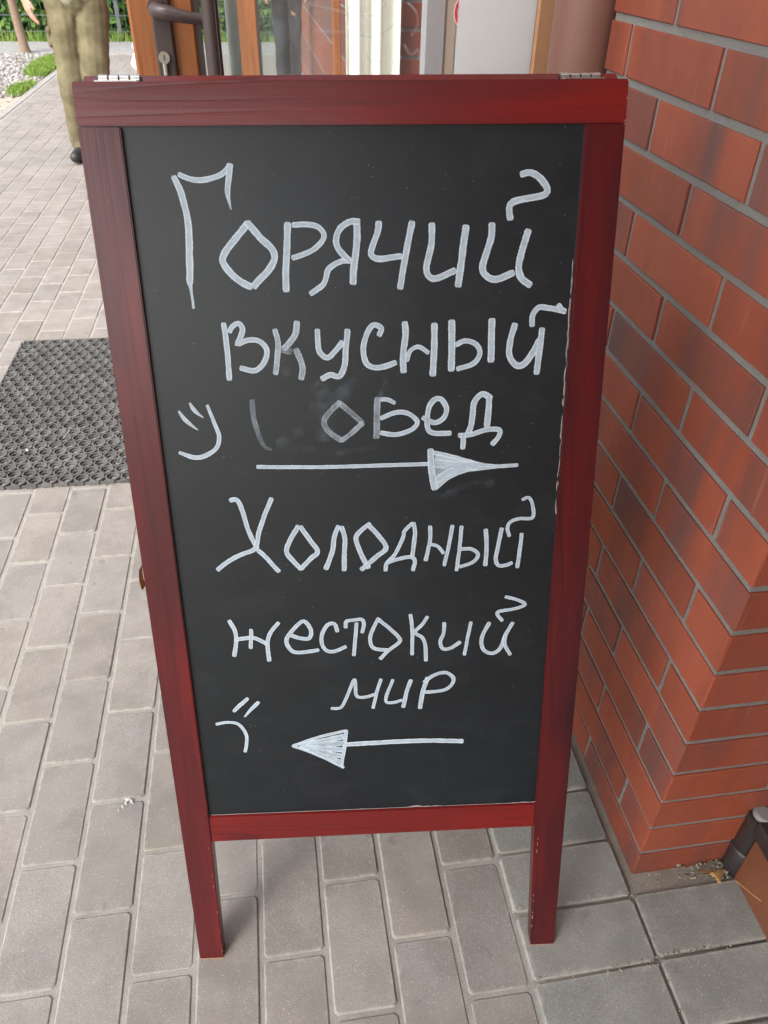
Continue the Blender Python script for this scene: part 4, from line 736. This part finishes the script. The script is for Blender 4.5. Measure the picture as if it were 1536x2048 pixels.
tube('end_cap', [(XS+0.016, -0.2505, 0.17), (XS+0.016, -0.2505, 0.175), (XS+0.016, -0.2505, 0.177)], [0.0175, 0.0175, 0.012], CAPG, lg, 24)
# diagonal seam in the side panel
bm = bmesh.new(); bm_box(bm, XS-0.0012, XS, -0.005, 0.005, 0, 1); bm.free()
tube('panel_seam', [(XS-0.0005, -0.273, 0.012), (XS-0.0005, -0.335, 0.060)], 0.0011, RAW, st, 6)

# ------------------------------------------------------------------ litter and grit
def pebbles(name, n, samp, s0, s1, mat, seed, parent=None):
    rr = random.Random(seed); V, Fc = [], []
    base = [(1, 0, 0), (-1, 0, 0), (0, 1, 0), (0, -1, 0), (0, 0, 1), (0, 0, -.6)]
    fs = [(0, 2, 4), (2, 1, 4), (1, 3, 4), (3, 0, 4), (2, 0, 5), (1, 2, 5), (3, 1, 5), (0, 3, 5)]
    for _ in range(n):
        x, y, z = samp(rr); s = rr.uniform(s0, s1); a = rr.uniform(0, 6.28); b = len(V); fx, fy, fz = rr.uniform(.6, 1.2), rr.uniform(.6, 1.2), rr.uniform(.4, .8)
        for p in base:
            px, py, pz = p[0]*fx*s, p[1]*fy*s, p[2]*fz*s; V.append((x+px*math.cos(a)-py*math.sin(a), y+px*math.sin(a)+py*math.cos(a), z+pz+s*0.25))
        Fc += [tuple(b+i for i in f) for f in fs]
    return mesh_obj(name, V, Fc, mat, parent, True)
def s_corner(r):
    x = r.triangular(1.02, 1.13, 1.125); return (x, r.uniform(-0.272, -0.239) + (0 if x > 1.09 else 0.006), 0.0175)
tag(pebbles('loose_grit', 130, s_corner, 0.0012, 0.0036, DEBRIS, 4), 'loose grit and crumbs gathered between pillar and step', 'grit', kind='stuff')
def s_joint(r):
    k = r.random()
    if k < 0.35: return (r.uniform(0.94, 1.13), r.gauss(-0.3735, 0.003), 0.0145)
    if k < 0.60: return (r.gauss(0.945, 0.0025), r.uniform(-0.6, -0.2), 0.0140)
    if k < 0.75: return (r.uniform(0.74, 0.95), r.gauss(-0.383, 0.003), 0.0135)
    return (r.uniform(0.95, 1.12), r.uniform(-0.268, -0.240), 0.0150)
pebbles('joint_grit', 230, s_joint, 0.0008, 0.0024, DEBRIS, 6, pav)['kind'] = 'stuff'
def s_pave(r):
    while True:
        i = r.randint(-8, 7); x, y = i*P+r.gauss(0, 0.003), r.uniform(-0.62, 1.05)
        return (x, y, -0.0045)
pebbles('joint_grit', 420, s_pave, 0.0007, 0.0020, DEBRIS, 8, pav)['kind'] = 'stuff'
def dry_leaf():
    bm = bmesh.new(); c = Vector((1.098, -0.263, 0.0195)); pts = []
    out = [(-.026, .004), (-.018, .010), (-.006, .008), (.004, .002), (.012, .003), (.026, .006), (.016, -.004), (.010, -.008), (.004, -.018), (.000, -.017), (.000, -.006), (-.010, .001), (-.020, .001)]
    ring = [bm.verts.new((c.x+a, c.y+b, c.z+0.003*math.sin(a*200)+0.002*math.cos(b*260))) for a, b in out]; ce = bm.verts.new((c.x-.002, c.y+.001, c.z+0.005))
    for i in range(len(ring)): bm.faces.new((ring[i], ring[(i+1) % len(ring)], ce))
    bmesh.ops.solidify(bm, geom=bm.faces[:], thickness=0.0006)
    return bm_obj('dry_leaf', bm, m_plain('dry_leaf', (0.62, 0.38, 0.15, 1), 0.7, 0.25, 200, 0.4))
tag(pebbles('grit', 90, lambda r: (r.uniform(-.55, .3), r.uniform(1.13, 2.1), r.uniform(.002, .012)), 0.0010, 0.0030, DEBRIS, 12), 'fine grit trodden into the rubber mat', 'grit', kind='stuff')
tag(dry_leaf(), 'torn yellow dry leaf lying on the dark paving by the step', 'leaf')
V, Fc = [], []; rr = random.Random(2)
for (cx, cy, r) in ((0.071, 0.034, 0.006), (0.078, 0.030, 0.004), (0.063, 0.020, 0.0045), (0.057, 0.013, 0.003), (0.081, 0.024, 0.0022), (0.0685, 0.026, 0.004)):
    b = len(V); k = 9
    for i in range(k):
        a = 2*math.pi*i/k; t = 0.8*r*rr.uniform(.4, 1.25); V.append((cx+t*math.cos(a), cy+t*math.sin(a)*1.2, 0.0012))
    V.append((cx, cy, 0.0042)); Fc += [(b+i, b+(i+1) % k, b+k) for i in range(k)]
tag(mesh_obj('bird_dropping', V, Fc, m_plain('chalky_white', (0.50, 0.50, 0.47, 1), 0.8, 0.3, 300), None, True), 'small white bird dropping on the paving left of the chalkboard', 'dropping')
tag(pebbles('pebble', 1, lambda r: (-0.3735, 1.296, 0.010), 0.0075, 0.0076, m_plain('cream_pebble', (0.74, 0.70, 0.56, 1)), 1), 'small cream pebble lying in the rubber mat', 'pebble')
tag(tube('twig', [(-0.275, 1.352, 0.0155), (-0.270, 1.372, 0.0165), (-0.262, 1.395, 0.0155)], 0.0011, m_plain('straw', (0.6, 0.56, 0.42, 1)), None, 6), 'short pale straw lying across the rubber mat', 'straw')

# ------------------------------------------------------------------ verge: gravel, sand, grass, tree
sheet('sand_bed', -9, -1.778, -6, 7.9, -0.016, SAND2); sheet('gravel_base', -9, -1.778, 7.9, 10.82, -0.020, SAND2)
def s_gravel(r):
    while True:
        x, y = r.uniform(-3.8, -1.80), r.uniform(7.7, 10.8)
        if x > -2.02 and y > 8.9 and r.random() < 0.8: continue
        if y < 8.2 and r.random() < 0.6: continue
        return (x, y, -0.012)
tag(pebbles('gravel', 5200, s_gravel, 0.012, 0.030, PEBBLE, 21), 'pale round pebbles covering the verge around the tree', 'gravel', kind='stuff')
tag(pebbles('gravel', 900, lambda r: (r.uniform(-2.9, -1.79), r.uniform(4.6, 7.9), -0.014), 0.006, 0.016, PEBBLE, 22), 'scattered small stones on the pink sandy verge', 'gravel', kind='stuff')
V, Fc = [], []; rr = random.Random(31)
def in_grass(x, y):
    d = math.hypot((x+1.85)/0.24, (y-9.75)/0.85); e = math.hypot((x+1.84)/0.14, (y-8.1)/0.45)
    return rr.random() < max(0, 1.2-d*d) or rr.random() < max(0, 0.45-e*e*0.5)
cnt = 0
while cnt < 6000:
    x, y = rr.uniform(-2.3, -1.79), rr.uniform(7.4, 10.7)
    if not in_grass(x, y): continue
    cnt += 1; h = rr.uniform(0.02, 0.07); a = rr.uniform(0, 6.28); w_ = rr.uniform(.003, .006); lx, ly = rr.gauss(0, .02), rr.gauss(0, .02); b = len(V)
    V += [(x-w_*math.cos(a), y-w_*math.sin(a), -0.015), (x+w_*math.cos(a), y+w_*math.sin(a), -0.015), (x+lx*.5+w_*.6*math.cos(a), y+ly*.5+w_*.6*math.sin(a), h*.6), (x+lx, y+ly, h-0.01)]
    Fc += [(b, b+1, b+2), (b, b+2, b+3)]
tag(mesh_obj('grass', V, Fc, GRASSM), 'bright green tuft of grass along the kerb of the verge', 'grass', kind='stuff')

def leaves(V, Fc, pos, nrm, s, rr):
    n = Vector(nrm).normalized(); t = n.cross(Vector((rr.uniform(-1, 1), rr.uniform(-1, 1), rr.uniform(-1, 1)))).normalized(); b_ = n.cross(t); p = Vector(pos); b = len(V)
    for a, c, d in ((-.5, 0, 0), (-.12, .42, .08), (.2, .30, .05), (.5, 0, -.1), (.2, -.30, .05), (-.12, -.42, .08), (0, 0, -.04)):
        V.append(tuple(p+(t*a+b_*c+n*d)*s))
    for i in range(6): Fc.append((b+i, b+(i+1) % 6, b+6))
V, Fc = [], []; rr = random.Random(41)
for _ in range(15000):
    x, z = rr.uniform(-6.5, 3.5), rr.random()**0.85*1.75; dens = noise.noise((x*0.9, z*1.2, 3))
    y = 12.34+0.22*dens+abs(rr.gauss(0, .16)); y = min(y, 13.0)
    if z < 0.06: z = 0.06
    leaves(V, Fc, (x, y, z), (rr.gauss(0, .5), -1+rr.gauss(0, .4), rr.gauss(.35, .5)), rr.uniform(.06, .14), rr)
hd = empty('hedge'); tag(hd, 'dense green climbing hedge of broad leaves across the road', 'hedge')
mesh_obj('foliage', V, Fc, LEAF, hd)['kind'] = 'stuff'
V, Fc = [], []
for _ in range(5000):
    x = rr.uniform(-6.5, 3.5); z = rr.uniform(0.0, 1.8); y = rr.uniform(12.75, 13.5)
    leaves(V, Fc, (x, y, z), (rr.gauss(0, .4), -1, rr.gauss(.1, .4)), rr.uniform(.14, .26), rr)
mesh_obj('inner_foliage', V, Fc, LEAF, hd)['kind'] = 'stuff'
bm = bmesh.new()
for k in range(40):
    x = -6.4+k*0.25; bm_tube(bm, [(x, 12.9, -0.05), (x+rr.uniform(-.1, .1), 12.8, 0.9), (x+rr.uniform(-.2, .2), 12.85, 1.7)], [0.02, 0.014, 0.006], 6)
bm_obj('stems', bm, BARK, hd)
V, Fc = [], []
for _ in range(1500):
    x = rr.uniform(-6.5, 3.5); b = len(V); y = 12.1+abs(rr.gauss(0, .08)); h = rr.uniform(.03, .16); w_ = rr.uniform(.008, .018)
    V += [(x-w_, y, -0.03), (x+w_, y, -0.03), (x+rr.gauss(0, .04), y-rr.uniform(0, .05), h)]; Fc.append((b, b+1, b+2))
tag(mesh_obj('grass', V, Fc, GRASSM), 'dry grass fringe growing at the foot of the hedge', 'grass', kind='stuff')
fe = empty('wire_fence'); tag(fe, 'grey welded wire fence standing in front of the hedge', 'fence'); WIRE = Mat('grey_wire', 0.5, (0.16, 0.18, 0.19, 1))
bm = bmesh.new()
for k in range(9): bm_tube(bm, [(-6.5, 12.2, 0.10+k*0.19), (3.5, 12.2, 0.10+k*0.19)], 0.004, 5)
for k in range(101): bm_tube(bm, [(-6.5+k*0.1, 12.208, 0.08), (-6.5+k*0.1, 12.208, 1.65)], 0.0026, 4)
bm_obj('mesh_panel', bm, WIRE, fe)
for x in (-6.4, -3.9, -1.4, 1.1, 3.4): box('fence_post', x-0.025, x+0.025, 12.215, 12.265, -0.05, 1.75, WIRE, fe)

tr = empty('young_tree'); tag(tr, 'young tree with a thin grey brown trunk growing in the pebble verge', 'tree')
tube('trunk', [(-2.425, 10.95, -0.03), (-2.428, 10.95, 0.05), (-2.455, 10.95, 0.6), (-2.50, 10.96, 1.3), (-2.53, 10.98, 2.2), (-2.55, 11.0, 3.1)], [0.078, 0.058, 0.050, 0.047, 0.04, 0.018], BARK, tr, 14)
V, Fc = [], []
for k in range(9):
    a = k*2.4; z = 1.9+k*0.13; e = (-2.53+math.cos(a)*rr.uniform(.5, .9), 11+math.sin(a)*rr.uniform(.5, .9), z+rr.uniform(.4, .8))
    tube('limb', [(-2.53, 10.98, z), tuple((p+q_)/2 for p, q_ in zip((-2.53, 10.98, z+0.1), e)), e], [0.018, 0.012, 0.004], BARK, tr, 6)
    for _ in range(170):
        f = rr.uniform(.35, 1.1); leaves(V, Fc, tuple(p+(q_-p)*f+rr.gauss(0, .16) for p, q_ in zip((-2.53, 10.98, z), e)), (rr.gauss(0, .6), rr.gauss(0, .6), 1), rr.uniform(.05, .09), rr)
mesh_obj('crown', V, Fc, LEAF, tr)['kind'] = 'stuff'

# ------------------------------------------------------------------ people
def capsule(bm, a, b, ra, rb_, n=14):
    a, b = Vector(a), Vector(b); t = (b-a); ln_ = t.length; t.normalize() if ln_ else None
    pts, rad = [], []
    for k in range(5): th = math.pi/2*(1-k/4); pts.append(a-t*ra*math.sin(th)); rad.append(max(ra*math.cos(th), 1e-4))
    for k in range(5): th = math.pi/2*k/4; pts.append(b+t*rb_*math.sin(th)); rad.append(max(rb_*math.cos(th), 1e-4))
    bm_tube(bm, pts, rad, n)
WORK = bpy.data.scenes.new('work')
def blob(name, caps, mat, parent, vox, wrinkle=0.0, wf=9, seed=0, smooth=4):
    bm = bmesh.new()
    for c in caps: capsule(bm, *c)
    me = bpy.data.meshes.new(name); bm.to_mesh(me); bm.free(); tmp = bpy.data.objects.new('tmp', me); ts = WORK; ts.collection.objects.link(tmp)
    r = tmp.modifiers.new('r', 'REMESH'); r.mode = 'VOXEL'; r.voxel_size = vox; s = tmp.modifiers.new('s', 'SMOOTH'); s.factor = 0.5; s.iterations = smooth
    ts.view_layers[0].update(); dg = ts.view_layers[0].depsgraph
    me2 = bpy.data.meshes.new_from_object(tmp.evaluated_get(dg)); ts.collection.objects.unlink(tmp)
    if wrinkle:
        co = [0.0]*(3*len(me2.vertices)); no = co[:]; me2.vertices.foreach_get('co', co); me2.vertices.foreach_get('normal', no)
        for i in range(0, len(co), 3):
            x, y, z = co[i:i+3]; h = wrinkle*(noise.noise((x*wf+seed, y*wf, z*wf*1.3))+0.5*noise.noise((x*wf*2.3+z*wf, y*wf*2.3+seed, z*wf*2.6)))
            co[i] += no[i]*h; co[i+1] += no[i+1]*h; co[i+2] += no[i+2]*h
        me2.vertices.foreach_set('co', co); me2.update()
    me2.materials.clear(); me2.materials.append(mat.m); me2.polygons.foreach_set('use_smooth', [True]*len(me2.polygons)); me2.name = name
    return link(name, me2, parent)
def hand(wr, d, side, palmn, s=1.0, curl=0.25):
    """wrist point, direction, thumb side vector, palm normal -> capsules for palm and five fingers"""
    d, side, palmn = Vector(d).normalized(), Vector(side).normalized(), Vector(palmn).normalized(); wr = Vector(wr); out = []
    k = wr+d*0.085*s
    for t in (-.030, -.010, .010, .030): out.append((wr+side*t*0.6*s, k+side*t*s, 0.014*s, 0.0115*s))
    for t, ln_ in ((.031, .072), (.0105, .082), (-.0105, .076), (-.031, .058)):
        p = k+side*t*s; dd = d.copy()
        for seg, r0, r1 in ((.45, .0092, .0086), (.32, .0086, .0078), (.23, .0078, .0066)):
            dd = (dd+palmn*curl*0.55).normalized(); e = p+dd*ln_*seg*s; out.append((p, e, r0*s, r1*s)); p = e
    b = wr+d*0.025*s+side*0.028*s; m_ = b+(side*0.65+d*0.75+palmn*.25).normalized()*0.042*s; out += [(wr+d*.01*s, b, .013*s, .013*s), (b, m_, .012*s, .0098*s), (m_, m_+(d+side*.2+palmn*.3).normalized()*0.030*s, .0098*s, .0078*s)]
    return out
def person(label, hips, sh, legs, arms, head, look, trouser_m, shirt_m, hands, r=1.0, vox=0.0075):
    """legs: [(hip, knee, ankle, toe)], arms: [(shoulder, elbow, wrist)]"""
    root = empty('person'); tag(root, label, 'person')
    hips, sh, head = Vector(hips), Vector(sh), Vector(head); look = Vector(look).normalized(); sd_ = look.cross(Vector((0, 0, 1))).normalized(); up = sd_.cross(look)
    neck = sh+Vector((0, 0, .07)); caps = [(hips, hips+(sh-hips)*.5, .125, .12), (hips+(sh-hips)*.5, sh-Vector((0, 0, .06)), .12, .135), (sh, neck+Vector((0, 0, .03)), .065, .055), (neck, head-up*.05, .054, .052),
            (head+up*.035-look*.012, head+up*.03+look*.012, .088, .082), (head-up*.03+look*.018, head-up*.075+look*.035, .066, .036), (head+look*.085+up*.005, head+look*.108-up*.022, .011, .013),
            (head+sd_*.078-look*.01, head+sd_*.082-up*.035-look*.01, .016, .011), (head-sd_*.078-look*.01, head-sd_*.082-up*.035-look*.01, .016, .011)]
    tc, sc_ = [(hips+Vector((0, 0, .05)), hips-Vector((0, 0, .02)), .145, .14)], [(hips+Vector((0, 0, .02)), hips+(sh-hips)*.5, .152, .148), (hips+(sh-hips)*.5, sh-Vector((0, 0, .07)), .148, .15)]
    for hp, kn, an, to in legs:
        hp, kn, an, to = map(Vector, (hp, kn, an, to))
        caps += [(hp, kn, .078, .052), (kn, an, .050, .034), (an, to, .026, .020)]
        tc += [(hp, kn, .100*r, .084*r), (kn, an+Vector((0, 0, .035)), .084*r, .070*r), (an+Vector((0, 0, .035)), an+Vector((.006, -.01, .005)), .074*r, .070*r)]
    for (s_, e_, w_), hnd in zip(arms, hands):
        s_, e_, w_ = map(Vector, (s_, e_, w_)); caps += [(sh, s_, .06, .052), (s_, e_, .045, .036), (e_, w_, .036, .024)] + hand(w_, *hnd)
        sc_ += [(sh, s_, .075, .07), (s_, e_, .064, .054), (e_, e_+(w_-e_)*.8, .054, .045)]
    blob('body', caps, SKIN, root, 0.0055, smooth=3)
    blob('trousers', tc, trouser_m, root, vox, 0.013, 6, 3); blob('shirt', sc_, shirt_m, root, vox, 0.008, 8, 5)
    for hp, kn, an, to in legs:
        an, to = Vector(an), Vector(to); f = (to-an); f.z = 0; f.normalize(); dn = Vector((0, 0, -1))
        blob('shoe', [(an-Vector((0, 0, .02))-f*.03, to-f*.04+dn*.005, .046, .044), (to-f*.05, to+f*.03, .046, .036), (an+Vector((0, 0, .03)), an-Vector((0, 0, .03)), .044, .048)], SHOE, root, 0.008)
    blob('hair', [(head+up*.045-look*.02, head+up*.05+look*.02, .094, .086), (head+up*.02-look*.05, head-up*.03-look*.045, .078, .06)], HAIR, root, 0.008, 0.006, 60)
    for s_ in (-1, 1):
        bm = bmesh.new(); capsule(bm, head+look*.082+sd_*.031*s_+up*.012, head+look*.0825+sd_*.031*s_+up*.012, .0125, .0125); bm_obj('eye', bm, EYE, root)
    bm = bmesh.new(); capsule(bm, head+look*.083-sd_*.022-up*.052, head+look*.083+sd_*.022-up*.052, .007, .007); bm_obj('mouth', bm, LIP, root)
    return root
person('person in baggy khaki trousers and pale olive shirt walking towards the camera on the paving',
       (-0.655, 5.17, 0.97), (-0.655, 5.12, 1.47), [((-0.755, 5.15, 0.90), (-0.762, 5.07, 0.50), (-0.800, 5.17, 0.085), (-0.825, 5.03, 0.045)), ((-0.575, 5.16, 0.90), (-0.612, 5.06, 0.50), (-0.590, 5.36, 0.235), (-0.590, 5.29, 0.13))],
       [((-0.855, 5.12, 1.42), (-0.955, 5.18, 1.14), (-0.958, 5.08, 0.965)), ((-0.455, 5.12, 1.42), (-0.39, 5.22, 1.16), (-0.50, 4.96, 1.24))], (-0.655, 5.08, 1.68), (0.05, -1, -.08), KHAKI, OLIVE,
       [((0.25, -.25, -1), (0.5, -.85, 0), (1, .5, 0), 1.05, .35), ((-0.7, -.5, .3), (0, .1, 1), (0, 1, 0), 1.0, .4)], r=1.06)
person('person in dark trousers and grey jacket standing further off, seen through the door glass',
       (0.73, 7.2, 0.92), (0.73, 7.18, 1.42), [((0.69, 7.2, 0.86), (0.680, 7.16, 0.48), (0.675, 7.22, 0.085), (0.66, 7.08, 0.04)), ((0.80, 7.24, 0.86), (0.79, 7.22, 0.48), (0.80, 7.30, 0.085), (0.80, 7.16, 0.04))],
       [((0.55, 7.2, 1.37), (0.50, 7.22, 1.10), (0.55, 7.08, 0.95)), ((0.91, 7.2, 1.37), (0.96, 7.22, 1.10), (0.92, 7.08, 0.95))], (0.73, 7.13, 1.63), (-0.1, -1, 0), DENIM, GREYJ,
       [((0, -.2, -1), (.3, -1, 0), (1, .3, 0), 1.0, .3), ((0, -.2, -1), (-.3, -1, 0), (-1, .3, 0), 1.0, .3)], r=0.80, vox=0.009)

kp = [o for o in bpy.data.objects if o.name == 'person'][0]
blob('pocket', [((-0.842, 5.06, 0.775), (-0.838, 5.10, 0.775), .020, .020), ((-0.842, 5.06, 0.70), (-0.838, 5.10, 0.70), .022, .022), ((-0.842, 5.08, 0.775), (-0.842, 5.08, 0.70), .026, .026)], KHAKI, kp, 0.008, 0.003, 20)
# a white carrier bag half hidden by the open door
bg_ = empty('carrier_bag'); tag(bg_, 'white carrier bag standing on the path just left of the door edge', 'bag')
blob('bag_body', [((-0.78, 9.0, 0.12), (-0.70, 9.0, 0.12), .11, .11), ((-0.77, 9.0, 0.26), (-0.71, 9.0, 0.26), .085, .085)], PAPER, bg_, 0.014, 0.02, 12)
for y in (8.96, 9.04): tube('bag_handle', [(-0.79, y, 0.31), (-0.77, y, 0.42), (-0.71, y, 0.42), (-0.69, y, 0.31)], 0.008, PAPER, bg_, 6)

bpy.data.scenes.remove(WORK)
bpy.data.batch_remove([o for o in bpy.data.objects if o.name.startswith('tmp') and o.users == 0])
